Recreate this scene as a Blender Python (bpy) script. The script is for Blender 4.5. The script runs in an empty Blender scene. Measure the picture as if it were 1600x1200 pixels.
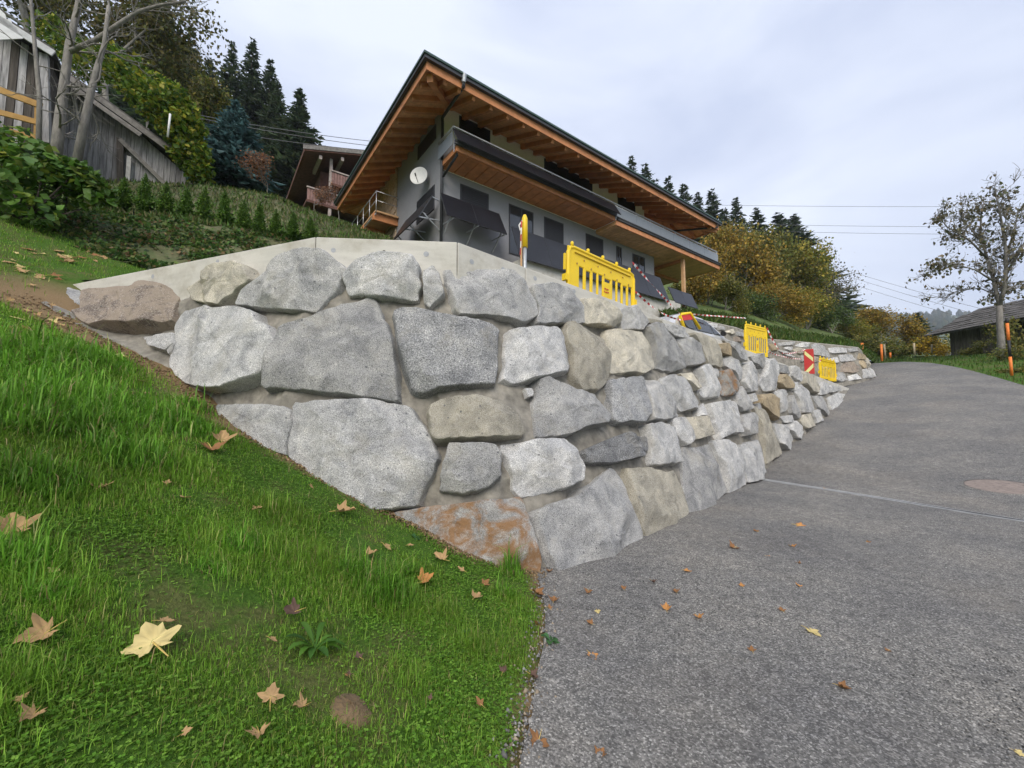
import bpy, math, random
import numpy as np
from mathutils import Vector, noise as mnoise
from mathutils.bvhtree import BVHTree
from mathutils.geometry import delaunay_2d_cdt
random.seed(7); RNG = np.random.default_rng(7)
C = bpy.context.scene.collection
SC = bpy.context.scene
# ------------------------------------------------------------------ camera
FPX, PITCH, EYE = 630.0, math.atan(45/630), 1.6
cam = bpy.data.cameras.new('camera'); cam.sensor_width = 36; cam.lens = FPX/1600*36
cam.clip_start = .05; cam.clip_end = 6000
co = bpy.data.objects.new('camera', cam); C.objects.link(co)
co.location = (0, 0, EYE); co.rotation_euler = (math.pi/2+PITCH, 0, 0); SC.camera = co
# ------------------------------------------------------------------ sky, sun, exposure
W = bpy.data.worlds.new('World'); SC.world = W; W.use_nodes = True
wn, wl = W.node_tree.nodes, W.node_tree.links; wn.clear()
SUN_EL, SUN_AZ = math.radians(40), math.radians(186)     # azimuth clockwise from +Y
sky = wn.new('ShaderNodeTexSky'); sky.sky_type = 'NISHITA'; sky.sun_disc = False
sky.sun_elevation = SUN_EL; sky.sun_rotation = SUN_AZ
tc = wn.new('ShaderNodeTexCoord'); mp = wn.new('ShaderNodeMapping'); mp.inputs['Scale'].default_value = (1, 1, 2.6)
cl = wn.new('ShaderNodeTexNoise'); cl.inputs['Scale'].default_value = 1.7; cl.inputs['Detail'].default_value = 5; cl.inputs['Roughness'].default_value = .5
cl.inputs['Distortion'].default_value = .6
cr = wn.new('ShaderNodeValToRGB')
cr.color_ramp.elements[0].position = .36; cr.color_ramp.elements[0].color = (3.2, 3.55, 4.55, 1)
cr.color_ramp.elements[1].position = .63; cr.color_ramp.elements[1].color = (4.55, 4.85, 5.6, 1)
mx = wn.new('ShaderNodeMix'); mx.data_type = 'RGBA'; mx.inputs[0].default_value = .93
bg = wn.new('ShaderNodeBackground'); bg.inputs['Strength'].default_value = .1
out = wn.new('ShaderNodeOutputWorld')
wl.new(tc.outputs['Generated'], mp.inputs[0]); wl.new(mp.outputs[0], cl.inputs['Vector']); wl.new(cl.outputs['Fac'], cr.inputs[0])
wl.new(sky.outputs[0], mx.inputs[6]); wl.new(cr.outputs[0], mx.inputs[7]); wl.new(mx.outputs[2], bg.inputs[0]); wl.new(bg.outputs[0], out.inputs[0])
sl = bpy.data.lights.new('sun', 'SUN'); sl.energy = 1.5; sl.angle = math.radians(36); sl.color = (1, .93, .82)
so = bpy.data.objects.new('sun', sl); C.objects.link(so)
sd = Vector((math.sin(SUN_AZ)*math.cos(SUN_EL), math.cos(SUN_AZ)*math.cos(SUN_EL), math.sin(SUN_EL)))
so.rotation_euler = sd.to_track_quat('Z', 'Y').to_euler()
SC.view_settings.view_transform = 'Standard'; SC.view_settings.look = 'None'
SC.view_settings.gamma = 1; SC.view_settings.exposure = 1.12
SC.render.engine = 'CYCLES'
SC.cycles.use_denoising = True; SC.cycles.max_bounces = 6; SC.cycles.transparent_max_bounces = 6
SC.cycles.use_adaptive_sampling = True; SC.cycles.adaptive_threshold = .02
# ------------------------------------------------------------------ pixel maths (photo pixels, 1600x1200)
A3 = np.array
def ray(px, py):
    u = (px-800)/FPX; v = (600-py)/FPX
    return A3([u, math.cos(PITCH)-v*math.sin(PITCH), math.sin(PITCH)+v*math.cos(PITCH)])
def P(px, py, d):
    r = ray(px, py); return A3([0, 0, EYE])+r*(d/r[1])
def RPL(px, py, p0, n):                      # ray against a plane
    r = ray(px, py); o = A3([0, 0, EYE]); return o+r*(((p0-o)@n)/(r@n))
def SP(v, w): return w*np.logaddexp(0, v/w)
def H(x, y):                                 # ground height
    s = .72*x+.69*y
    return (.196*SP(s-11.6, .8)-.096*SP(s-37, 1.5)-.08*SP(s-62, 2)+.45*SP(-x+.1, .25)
            +.3*SP(y-5.6, .5)/(1+np.exp(np.clip(x/.6+2, -50, 50))))
def G(px, py):                               # ray against the ground
    r = ray(px, py); k = .3
    while k < 300:
        p = A3([0, 0, EYE])+k*r
        if p[2] < H(p[0], p[1]): return p
        k *= 1.002
    return p
PH = math.radians(53.1)
AX, BX, ZX = A3([math.sin(PH), math.cos(PH), 0]), A3([-math.cos(PH), math.sin(PH), 0]), A3([0, 0, 1.])
# ------------------------------------------------------------------ helpers
def link(o, parent=None):
    C.objects.link(o)
    if parent is not None: o.parent = parent
    return o
def tag(o, label=None, cat=None, group=None, kind=None):
    if label: o['label'] = label
    if cat: o['category'] = cat
    if group: o['group'] = group
    if kind: o['kind'] = kind
    return o
def thing(name, label, cat, loc=(0, 0, 0), rz=0, group=None):
    o = bpy.data.objects.new(name, None); o.empty_display_size = .1
    o.location = loc; o.rotation_euler = (0, 0, rz); link(o); return tag(o, label, cat, group)
def npmesh(name, V, F, mats=None, cols=None, smooth=False):
    V = np.asarray(V, dtype=np.float32).reshape(-1, 3); me = bpy.data.meshes.new(name)
    if isinstance(F, np.ndarray):
        m, k = F.shape; me.vertices.add(len(V)); me.vertices.foreach_set('co', V.ravel())
        me.loops.add(m*k); me.loops.foreach_set('vertex_index', F.ravel().astype(np.int32))
        me.polygons.add(m); me.polygons.foreach_set('loop_start', (np.arange(m)*k).astype(np.int32))
        me.polygons.foreach_set('loop_total', np.full(m, k, np.int32)); me.update(calc_edges=True); me.validate()
    else:
        me.from_pydata(V.tolist(), [], F)
    if cols is not None:
        ca = me.color_attributes.new('Col', 'FLOAT_COLOR', 'POINT')
        c4 = np.ones((len(V), 4), np.float32); c4[:, :3] = cols; ca.data.foreach_set('color', c4.ravel())
    if smooth: me.polygons.foreach_set('use_smooth', np.ones(len(me.polygons), bool))
    if mats: me.materials.append(mats)
    return me
def obj(name, me, parent=None, loc=None):
    o = bpy.data.objects.new(name, me); link(o, parent)
    if loc is not None: o.location = loc
    return o
class MB:
    def __init__(s): s.v = []; s.f = []
    def add(s, V, F):
        n = len(s.v); s.v += [tuple(map(float, p)) for p in V]; s.f += [[i+n for i in q] for q in F]; return s
    def hexa(s, p):                          # p: 8 points, bottom 4 then top 4
        return s.add(p, [[3, 2, 1, 0], [4, 5, 6, 7], [0, 1, 5, 4], [1, 2, 6, 5], [2, 3, 7, 6], [3, 0, 4, 7]])
    def bar(s, p, q, w, h, up=ZX, tw=1.0):   # square bar from p to q
        p, q = A3(p, dtype=float), A3(q, dtype=float); d = q-p; d /= np.linalg.norm(d)
        r = np.cross(d, up); 
        if np.linalg.norm(r) < 1e-4: r = np.cross(d, A3([1., 0, 0]))
        r /= np.linalg.norm(r); u = np.cross(r, d)
        c = [(-1, -1), (1, -1), (1, 1), (-1, 1)]
        return s.hexa([p+r*w/2*a+u*h/2*b for a, b in c]+[q+(r*w/2*a+u*h/2*b)*tw for a, b in c])
    def tube(s, pts, rad, n=8, cap=True):
        pts = [A3(p, dtype=float) for p in pts]
        if not hasattr(rad, '__len__'): rad = [rad]*len(pts)
        V = []; F = []; up = A3([.13, .31, .94])
        for i, p in enumerate(pts):
            d = pts[min(i+1, len(pts)-1)]-pts[max(i-1, 0)]; d = d/(np.linalg.norm(d)+1e-9)
            r = np.cross(d, up); 
            if np.linalg.norm(r) < 1e-3: r = np.cross(d, A3([1., 0, 0]))
            r /= np.linalg.norm(r); u = np.cross(r, d)
            for k in range(n):
                a = 2*math.pi*k/n; V.append(p+rad[i]*(math.cos(a)*r+math.sin(a)*u))
        for i in range(len(pts)-1):
            for k in range(n):
                F.append([i*n+k, i*n+(k+1) % n, (i+1)*n+(k+1) % n, (i+1)*n+k])
        if cap: F.append(list(range(n))[::-1]); F.append([(len(pts)-1)*n+k for k in range(n)])
        return s.add(V, F)
    def build(s, name, mat, parent=None, smooth=False, bev=0, loc=None):
        o = obj(name, npmesh(name, s.v, s.f, mat, smooth=smooth), parent, loc)
        if bev:
            m = o.modifiers.new('bevel', 'BEVEL'); m.width = bev; m.segments = 2; m.limit_method = 'ANGLE'
        return o
class Frame:                                 # s along a, t along b, z up
    def __init__(s, O, a=AX, b=BX): s.O = A3([O[0], O[1], 0.]); s.a = a; s.b = b
    def p(s, u, t, z): return s.O+u*s.a+t*s.b+z*ZX
    def box(s, mb, u0, u1, t0, t1, z0, z1):
        q = [(u0, t0), (u1, t0), (u1, t1), (u0, t1)]
        return mb.hexa([s.p(a, b, z0) for a, b in q]+[s.p(a, b, z1) for a, b in q])
    def front(s, px, py, t):
        q = RPL(px, py, s.O+t*s.b, s.b)-s.O; return float(q@s.a), float(q[2])
# ------------------------------------------------------------------ materials
def nd(nt, t, **kw):
    n = nt.nodes.new(t)
    for k, v in kw.items():
        if k in n.inputs: n.inputs[k].default_value = v
        else: setattr(n, k, v)
    return n
def newmat(name):
    m = bpy.data.materials.new(name); m.use_nodes = True; nt = m.node_tree; nt.nodes.clear()
    o = nt.nodes.new('ShaderNodeOutputMaterial'); b = nt.nodes.new('ShaderNodeBsdfPrincipled')
    nt.links.new(b.outputs[0], o.inputs[0]); return m, nt, b
def ramp(nt, stops):
    r = nt.nodes.new('ShaderNodeValToRGB'); e = r.color_ramp.elements
    while len(e) < len(stops): e.new(.5)
    for i, (p, c) in enumerate(stops): e[i].position = p; e[i].color = (*c, 1)
    return r
def lk(nt, a, b): nt.links.new(a, b)
def mixc(nt, fac, a, b, mode='MIX'):
    m = nt.nodes.new('ShaderNodeMix'); m.data_type = 'RGBA'; m.blend_type = mode
    for i, v in ((0, fac), (6, a), (7, b)):
        if hasattr(v, 'is_linked'): lk(nt, v, m.inputs[i])
        elif i == 0: m.inputs[0].default_value = v
        else: m.inputs[i].default_value = (*v, 1)
    return m.outputs[2]
def mat(name, col, rough=.8, var=.18, scale=4, bump=0, bscale=40, metal=0, stretch=None, detail=6, spec=.5, rnd=0, dirt=None):
    m, nt, b = newmat(name); t = nd(nt, 'ShaderNodeTexCoord'); v = t.outputs['Object']
    if stretch:
        mpn = nd(nt, 'ShaderNodeMapping'); mpn.inputs['Scale'].default_value = stretch; lk(nt, v, mpn.inputs[0]); v = mpn.outputs[0]
    n = nd(nt, 'ShaderNodeTexNoise', Scale=scale, Detail=detail, Roughness=.6); lk(nt, v, n.inputs['Vector'])
    c = A3(col); r = ramp(nt, [(.3, tuple(c*(1-var))), (.7, tuple(np.minimum(c*(1+var), 1)))]); lk(nt, n.outputs['Fac'], r.inputs[0])
    cc = r.outputs[0]
    if rnd:
        oi = nd(nt, 'ShaderNodeObjectInfo'); hv = nd(nt, 'ShaderNodeHueSaturation')
        mr = nd(nt, 'ShaderNodeMapRange'); mr.inputs[3].default_value = 1-rnd; mr.inputs[4].default_value = 1+rnd
        lk(nt, oi.outputs['Random'], mr.inputs[0]); lk(nt, mr.outputs[0], hv.inputs['Value']); lk(nt, cc, hv.inputs['Color']); cc = hv.outputs[0]
    if dirt:
        n3 = nd(nt, 'ShaderNodeTexNoise', Scale=dirt[1], Detail=5, Roughness=.65); lk(nt, t.outputs['Object'], n3.inputs['Vector'])
        r3 = ramp(nt, [(.48, (0, 0, 0)), (.72, (dirt[2],)*3)]); lk(nt, n3.outputs['Fac'], r3.inputs[0])
        cc = mixc(nt, r3.outputs[0], cc, dirt[0])
    lk(nt, cc, b.inputs['Base Color'])
    b.inputs['Roughness'].default_value = rough; b.inputs['Metallic'].default_value = metal; b.inputs['Specular IOR Level'].default_value = spec
    if bump:
        n2 = nd(nt, 'ShaderNodeTexNoise', Scale=bscale, Detail=6, Roughness=.65); lk(nt, v, n2.inputs['Vector'])
        bp = nd(nt, 'ShaderNodeBump', Strength=bump, Distance=.02); lk(nt, n2.outputs['Fac'], bp.inputs['Height']); lk(nt, bp.outputs[0], b.inputs['Normal'])
    return m
def leafmat(name, trans=.35, rough=.55, spec=.3):
    m, nt, b = newmat(name); a = nd(nt, 'ShaderNodeAttribute', attribute_name='Col'); o = nt.nodes['Material Output']
    lk(nt, a.outputs['Color'], b.inputs['Base Color']); b.inputs['Roughness'].default_value = rough; b.inputs['Specular IOR Level'].default_value = spec
    t = nd(nt, 'ShaderNodeBsdfTranslucent'); lk(nt, a.outputs['Color'], t.inputs[0])
    x = nd(nt, 'ShaderNodeMixShader'); x.inputs[0].default_value = trans
    lk(nt, b.outputs[0], x.inputs[1]); lk(nt, t.outputs[0], x.inputs[2]); lk(nt, x.outputs[0], o.inputs[0]); return m
def stonemat(name, dark, mid, light, patch=None, patchc=None, grain=120, spots=.0):
    m, nt, b = newmat(name); t = nd(nt, 'ShaderNodeTexCoord'); oi = nd(nt, 'ShaderNodeObjectInfo')
    sc = nd(nt, 'ShaderNodeVectorMath', operation='SCALE'); sc.inputs[3].default_value = 37.; lk(nt, oi.outputs['Random'], sc.inputs[0])
    ad = nd(nt, 'ShaderNodeVectorMath', operation='ADD'); lk(nt, t.outputs['Object'], ad.inputs[0]); lk(nt, sc.outputs[0], ad.inputs[1]); v = ad.outputs[0]
    n1 = nd(nt, 'ShaderNodeTexNoise', Scale=grain, Detail=3, Roughness=.75); lk(nt, v, n1.inputs['Vector'])
    r1 = ramp(nt, [(.36, dark), (.46, mid), (.54, mid), (.64, light)]); lk(nt, n1.outputs['Fac'], r1.inputs[0])
    n2 = nd(nt, 'ShaderNodeTexNoise', Scale=3.2, Detail=6, Roughness=.65); n2.inputs['Distortion'].default_value = .8; lk(nt, v, n2.inputs['Vector'])
    r2 = ramp(nt, [(.3, (.55, .56, .58)), (.5, (.95, .95, .95)), (.72, (1.3, 1.28, 1.24))]); lk(nt, n2.outputs['Fac'], r2.inputs[0])
    c = mixc(nt, 1.0, r1.outputs[0], r2.outputs[0], 'MULTIPLY')
    hv = nd(nt, 'ShaderNodeHueSaturation'); mr = nd(nt, 'ShaderNodeMapRange'); mr.inputs[3].default_value = .72; mr.inputs[4].default_value = 1.28
    lk(nt, oi.outputs['Random'], mr.inputs[0]); lk(nt, mr.outputs[0], hv.inputs['Value']); lk(nt, c, hv.inputs['Color']); c = hv.outputs[0]
    # sandy mortar dust and pale lichen in blotches
    n4 = nd(nt, 'ShaderNodeTexNoise', Scale=2.1, Detail=7, Roughness=.7); lk(nt, v, n4.inputs['Vector'])
    r4 = ramp(nt, [(.52, (0, 0, 0)), (.75, (.45, .45, .45))]); lk(nt, n4.outputs['Fac'], r4.inputs[0])
    c = mixc(nt, r4.outputs[0], c, (.42, .38, .29))
    vo = nd(nt, 'ShaderNodeTexVoronoi', Scale=7); lk(nt, v, vo.inputs['Vector'])
    r5 = ramp(nt, [(.06, (.75, .75, .75)), (.1, (0, 0, 0))]); lk(nt, vo.outputs['Distance'], r5.inputs[0]); c = mixc(nt, r5.outputs[0], c, (.09, .095, .11))
    if patch:
        n3 = nd(nt, 'ShaderNodeTexNoise', Scale=patch, Detail=7, Roughness=.7); n3.inputs['Distortion'].default_value = .7; lk(nt, v, n3.inputs['Vector'])
        r3 = ramp(nt, [(.44, (0, 0, 0)), (.56, (.85, .85, .85))]); lk(nt, n3.outputs['Fac'], r3.inputs[0]); c = mixc(nt, r3.outputs[0], c, patchc)
    lk(nt, c, b.inputs['Base Color']); b.inputs['Roughness'].default_value = .88; b.inputs['Specular IOR Level'].default_value = .3
    nb = nd(nt, 'ShaderNodeTexNoise', Scale=9, Detail=10, Roughness=.72); lk(nt, v, nb.inputs['Vector'])
    bp = nd(nt, 'ShaderNodeBump', Strength=.6, Distance=.035); lk(nt, nb.outputs['Fac'], bp.inputs['Height'])
    dv = nd(nt, 'ShaderNodeVectorMath', operation='SCALE'); dv.inputs[3].default_value = .35; lk(nt, nb.outputs['Color'], dv.inputs[0]); dw = nd(nt, 'ShaderNodeVectorMath', operation='ADD'); lk(nt, v, dw.inputs[0]); lk(nt, dv.outputs[0], dw.inputs[1])
    fv = nd(nt, 'ShaderNodeTexVoronoi', Scale=4.5); lk(nt, dw.outputs[0], fv.inputs['Vector'])
    bf_ = nd(nt, 'ShaderNodeBump', Strength=.35, Distance=.035); lk(nt, fv.outputs['Distance'], bf_.inputs['Height']); lk(nt, bp.outputs[0], bf_.inputs['Normal']); bp = bf_
    wv = nd(nt, 'ShaderNodeTexNoise', Scale=26, Detail=8, Roughness=.8); wv.inputs['Distortion'].default_value = 1.2; lk(nt, v, wv.inputs['Vector'])
    bw = nd(nt, 'ShaderNodeBump', Strength=.8, Distance=.025); lk(nt, wv.outputs['Fac'], bw.inputs['Height']); lk(nt, bp.outputs[0], bw.inputs['Normal'])
    bq = nd(nt, 'ShaderNodeBump', Strength=.5, Distance=.012); lk(nt, n1.outputs['Fac'], bq.inputs['Height']); lk(nt, bw.outputs[0], bq.inputs['Normal'])
    lk(nt, bq.outputs[0], b.inputs['Normal']); return m
MS = {
 'g': stonemat('granite_grey', (.1, .099, .098), (.48, .476, .468), (.88, .87, .85)),
 'd': stonemat('granite_dark', (.075, .075, .078), (.28, .282, .285), (.58, .58, .575), grain=70),
 'b': stonemat('granite_beige', (.2, .17, .13), (.54, .5, .41), (.8, .77, .68)),
 'r': stonemat('granite_rusty', (.14, .13, .12), (.38, .37, .35), (.6, .58, .55), 2.6, (.3, .15, .05)),
 'n': stonemat('granite_brown', (.12, .09, .07), (.27, .22, .18), (.55, .5, .45), 3.2, (.34, .28, .22), 50),
 'y': stonemat('granite_ochre', (.2, .14, .08), (.45, .36, .23), (.62, .54, .42)),
}
M_mortar = mat('mortar', (.235, .218, .185), .95, .45, 7, 1, 11, dirt=((.17, .155, .13), 2.3, .75))
M_conc = mat('concrete', (.54, .52, .47), .85, .1, 3, .25, 60, dirt=((.3, .265, .2), 2.6, .6), stretch=(.6, .6, 3.5))
M_plug = mat('concrete_plug', (.36, .37, .39), .8, .15, 30)
M_hole = mat('dark_hole', (.01, .01, .01), .9)
M_soil = mat('soil', (.17, .115, .06), .95, .35, 6, 1, 30)
def groundmat():
    m, nt, b = newmat('meadow_ground'); t = nd(nt, 'ShaderNodeTexCoord'); v = t.outputs['Object']
    n = nd(nt, 'ShaderNodeTexNoise', Scale=1.4, Detail=8, Roughness=.65); lk(nt, v, n.inputs['Vector'])
    n2 = nd(nt, 'ShaderNodeTexNoise', Scale=40, Detail=5, Roughness=.7); lk(nt, v, n2.inputs['Vector'])
    g = ramp(nt, [(.3, (.035, .08, .01)), (.55, (.07, .15, .018)), (.75, (.14, .19, .04))]); lk(nt, n2.outputs['Fac'], g.inputs[0])
    s = ramp(nt, [(.3, (.11, .075, .038)), (.7, (.2, .145, .08))]); lk(nt, n2.outputs['Fac'], s.inputs[0])
    f = ramp(nt, [(.5, (0, 0, 0)), (.6, (.8, .8, .8))]); lk(nt, n.outputs['Fac'], f.inputs[0])
    a = nd(nt, 'ShaderNodeAttribute', attribute_name='Col')       # red: bare soil map
    mxx = nd(nt, 'ShaderNodeMath', operation='MAXIMUM'); sep = nd(nt, 'ShaderNodeSeparateColor'); lk(nt, a.outputs['Color'], sep.inputs[0])
    ml = nd(nt, 'ShaderNodeMath', operation='MULTIPLY'); ml.inputs[1].default_value = .6; lk(nt, f.outputs[0], ml.inputs[0])
    lk(nt, ml.outputs[0], mxx.inputs[0]); lk(nt, sep.outputs[0], mxx.inputs[1])
    c = mixc(nt, mxx.outputs[0], g.outputs[0], s.outputs[0]); c2 = mixc(nt, sep.outputs[0], c, (.33, .225, .12)); 
    c = mixc(nt, .6, c, c2)
    lk(nt, c, b.inputs['Base Color']); b.inputs['Roughness'].default_value = .95; b.inputs['Specular IOR Level'].default_value = .15
    bp = nd(nt, 'ShaderNodeBump', Strength=1, Distance=.03); lk(nt, n2.outputs['Fac'], bp.inputs['Height']); lk(nt, bp.outputs[0], b.inputs['Normal']); return m
M_ground = groundmat()
def asphaltmat():
    m, nt, b = newmat('asphalt'); t = nd(nt, 'ShaderNodeTexCoord'); v = t.outputs['Object']
    vo = nd(nt, 'ShaderNodeTexVoronoi', Scale=105); lk(nt, v, vo.inputs['Vector'])
    vo.inputs['Randomness'].default_value = 1
    sep = nd(nt, 'ShaderNodeSeparateColor'); lk(nt, vo.outputs['Color'], sep.inputs[0])
    r = ramp(nt, [(0., (.07, .069, .067)), (.5, (.135, .132, .128)), (.82, (.195, .19, .183)), (1., (.3, .294, .285))]); lk(nt, sep.outputs[0], r.inputs[0])
    ed = nd(nt, 'ShaderNodeTexVoronoi', Scale=105, feature='DISTANCE_TO_EDGE'); lk(nt, v, ed.inputs['Vector'])
    re = ramp(nt, [(0., (.62, .62, .62)), (.12, (1, 1, 1))]); lk(nt, ed.outputs['Distance'], re.inputs[0])
    c = mixc(nt, 1., r.outputs[0], re.outputs[0], 'MULTIPLY')
    n = nd(nt, 'ShaderNodeTexNoise', Scale=.7, Detail=6, Roughness=.6); lk(nt, v, n.inputs['Vector'])
    rn = ramp(nt, [(.3, (1.0, 1.0, 1.02)), (.5, (1.35, 1.33, 1.29)), (.72, (1.75, 1.68, 1.56))]); lk(nt, n.outputs['Fac'], rn.inputs[0])
    c = mixc(nt, 1., c, rn.outputs[0], 'MULTIPLY')
    n5 = nd(nt, 'ShaderNodeTexNoise', Scale=.45, Detail=5, Roughness=.6); lk(nt, v, n5.inputs['Vector'])
    r5 = ramp(nt, [(.5, (0, 0, 0)), (.7, (.2, .2, .2))]); lk(nt, n5.outputs['Fac'], r5.inputs[0]); c = mixc(nt, r5.outputs[0], c, (.2, .165, .125))
    n8 = nd(nt, 'ShaderNodeTexNoise', Scale=9, Detail=8, Roughness=.8); lk(nt, v, n8.inputs['Vector'])
    r8 = ramp(nt, [(.3, (.62, .62, .63)), (.5, (1, 1, 1)), (.7, (1.4, 1.38, 1.34))]); lk(nt, n8.outputs['Fac'], r8.inputs[0]); c = mixc(nt, 1., c, r8.outputs[0], 'MULTIPLY')
    lk(nt, c, b.inputs['Base Color']); b.inputs['Roughness'].default_value = .85; b.inputs['Specular IOR Level'].default_value = .35
    n6 = nd(nt, 'ShaderNodeTexNoise', Scale=130, Detail=3); lk(nt, v, n6.inputs['Vector'])
    bp = nd(nt, 'ShaderNodeBump', Strength=.6, Distance=.008); lk(nt, re.outputs[0], bp.inputs['Height'])
    bq = nd(nt, 'ShaderNodeBump', Strength=.5, Distance=.006); lk(nt, n6.outputs['Fac'], bq.inputs['Height']); lk(nt, bp.outputs[0], bq.inputs['Normal'])
    lk(nt, bq.outputs[0], b.inputs['Normal']); return m
M_asph = asphaltmat()
M_leaf = leafmat('foliage'); M_grass = leafmat('grass_blades', .42, .5, .25); M_dry = leafmat('dry_leaf', .15, .7, .2)
M_bark = mat('bark_grey', (.2, .185, .165), .95, .4, 9, .8, 30, stretch=(1, 1, .3))
M_barkd = mat('bark_dark', (.07, .055, .045), .95, .3, 6, .5)
M_larch = mat('orange_wood', (.5, .205, .08), .6, .22, 3, .15, 30, stretch=(1, 1, 1), rnd=.14)
M_larch2 = mat('pale_wood', (.6, .36, .18), .6, .2, 3, .15, 30, rnd=.12)
M_soff = mat('soffit_wood', (.7, .37, .16), .6, .25, 5, .1, 40)
M_grey = mat('grey_render', (.27, .27, .285), .9, .05, 3, .25, 150)
M_white = mat('cream_render', (.88, .84, .76), .9, .04, 3, .2, 150)
M_anth = mat('anthracite_metal', (.035, .037, .042), .45, .1, 5)
M_green = mat('dark_green_edge', (.03, .065, .05), .45, .1, 5)
M_shut = mat('black_shutter', (.018, .018, .02), .5, .1, 5)
M_glass, _nt, _b = newmat('window_glass'); _b.inputs['Base Color'].default_value = (.03, .035, .04, 1); _b.inputs['Roughness'].default_value = .06; _b.inputs['Specular IOR Level'].default_value = .8
def pvmat():
    m, nt, b = newmat('solar_cell'); t = nd(nt, 'ShaderNodeTexCoord')
    n = nd(nt, 'ShaderNodeTexNoise', Scale=1.2, Detail=3); lk(nt, t.outputs['Object'], n.inputs['Vector'])
    r = ramp(nt, [(.3, (.012, .013, .017)), (.7, (.02, .021, .027))]); lk(nt, n.outputs['Fac'], r.inputs[0]); lk(nt, r.outputs[0], b.inputs['Base Color'])
    b.inputs['Roughness'].default_value = .3; b.inputs['Specular IOR Level'].default_value = .3; return m
M_pv = pvmat()
M_panel = mat('grey_panel', (.25, .275, .31), .5, .06, 3)
M_steel = mat('steel', (.55, .56, .58), .35, .1, 8, metal=.8)
M_zinc = mat('galvanised', (.42, .44, .46), .5, .2, 12, metal=.6)
M_yel = mat('yellow_plastic', (.82, .56, .006), .45, .07, 6, .06, 120, dirt=((.5, .36, .05), 3, .3))
M_red = mat('red_print', (.5, .03, .025), .5, .1, 6); M_wht = mat('white_paint', (.78, .77, .74), .6, .05, 6)
M_lime = mat('pale_yellow_reflector', (.75, .72, .3), .4, .06, 8)
M_org = mat('orange_paint', (.75, .2, .03), .6, .15, 8); M_blk = mat('black_plastic', (.015, .015, .016), .6)
M_old = mat('weathered_plank', (.3, .29, .29), .95, .5, 7, .7, 20, stretch=(2.5, 2.5, .22), rnd=.3)
M_oldd = mat('weathered_plank_dark', (.1, .085, .073), .95, .5, 7, .7, 20, stretch=(2.5, 2.5, .22), rnd=.3)
M_beam = mat('weathered_beam', (.2, .185, .17), .95, .35, 6, .5, 25)
M_ochre = mat('ochre_timber', (.42, .24, .07), .8, .2, 5, .3, 30, rnd=.1)
M_shing = mat('shingle_grey', (.095, .088, .082), .95, .4, 5, .6, 20, rnd=.28)
M_brown = mat('chalet_wood', (.13, .055, .038), .85, .35, 5, .3, 30, rnd=.2)
M_pink = mat('chalet_boards', (.24, .135, .115), .8, .3, 5, .3, 30, rnd=.15)
M_cpost = mat('chalet_post', (.36, .3, .27), .8, .2, 5)
# ================================================================== GROUND
edge_px = [(838, 893), (852, 950), (852, 1000), (838, 1060), (832, 1120), (822, 1160), (812, 1200)]
edge_w = [G(*q)[:2] for q in edge_px]
base_px = [(1005, 842), (1070, 806), (1120, 778), (1188, 748), (1225, 704), (1256, 683), (1287, 657), (1327, 612)]
base_w = [G(*q)[:2] for q in base_px]
road_poly = ([(0.0, -4)]+[tuple(q) for q in edge_w[::-1]]+[(.36, 4.25), (.8, 4.7)]+[(x-.15, y+.15) for x, y in base_w]
             + [(15.2, 21.5), (18, 25), (20.3, 23.0), (20.6, 22.6), (22.4, 25.5), (23.5, 29), (24, 34), (28, 40), (31.5, 39), (28.2, 33), (27.5, 28.7), (25.9, 25), (24.3, 22.06), (22.3, 19), (19.9, 15.6), (18.2, 11), (16.6, 5), (15.5, -4)])
def in_poly(x, y, poly):
    r = np.zeros(np.shape(x), bool); n = len(poly)
    for i in range(n):
        x1, y1 = poly[i]; x2, y2 = poly[(i+1) % n]
        c = ((y1 > y) != (y2 > y)) & (x < (x2-x1)*(y-y1)/(y2-y1+1e-12)+x1); r ^= c
    return r
def seg_dist(x, y, pts, closed=False):
    d = np.full(np.shape(x), 1e9); n = len(pts)
    for i in range(n if closed else n-1):
        a = A3(pts[i]); b = A3(pts[(i+1) % n]); ab = b-a; L = ab@ab+1e-12
        t = np.clip(((x-a[0])*ab[0]+(y-a[1])*ab[1])/L, 0, 1)
        d = np.minimum(d, np.hypot(x-a[0]-t*ab[0], y-a[1]-t*ab[1]))
    return d
left_base = [G(*q)[:2] for q in [(70, 470), (150, 520), (265, 580), (350, 645), (420, 700), (560, 778), (630, 808), (720, 862), (850, 895)]]
def vnoise(x, y, s, seed=0.):
    return A3([mnoise.noise(Vector((a*s+seed, b*s, seed))) for a, b in zip(np.ravel(x), np.ravel(y))]).reshape(np.shape(x))
def soil_amount(x, y):
    d = seg_dist(x, y, left_base)
    w = np.where(y > 5.0, 1.05, .4); w = np.where(y < 4.3, .1, w)
    e = seg_dist(x, y, [tuple(q) for q in edge_w]+[(.0, -2)])
    return np.clip(np.maximum(1.35-d/np.maximum(w, .05), (1.2-e/.09)), 0, 1)
def gridmesh(name, xs, ys, zf, mat_, colf=None):
    X, Y = np.meshgrid(xs, ys); Z = zf(X, Y); nx = len(xs); ny = len(ys)
    i = np.arange(nx*ny).reshape(ny, nx); F = np.stack([i[:-1, :-1], i[:-1, 1:], i[1:, 1:], i[1:, :-1]], -1).reshape(-1, 4)
    cols = None
    if colf is not None: cols = np.zeros((nx*ny, 3)); cols[:, 0] = colf(X, Y).ravel()
    return npmesh(name, np.stack([X, Y, Z], -1).reshape(-1, 3), F, mat_, cols, True)
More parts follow.
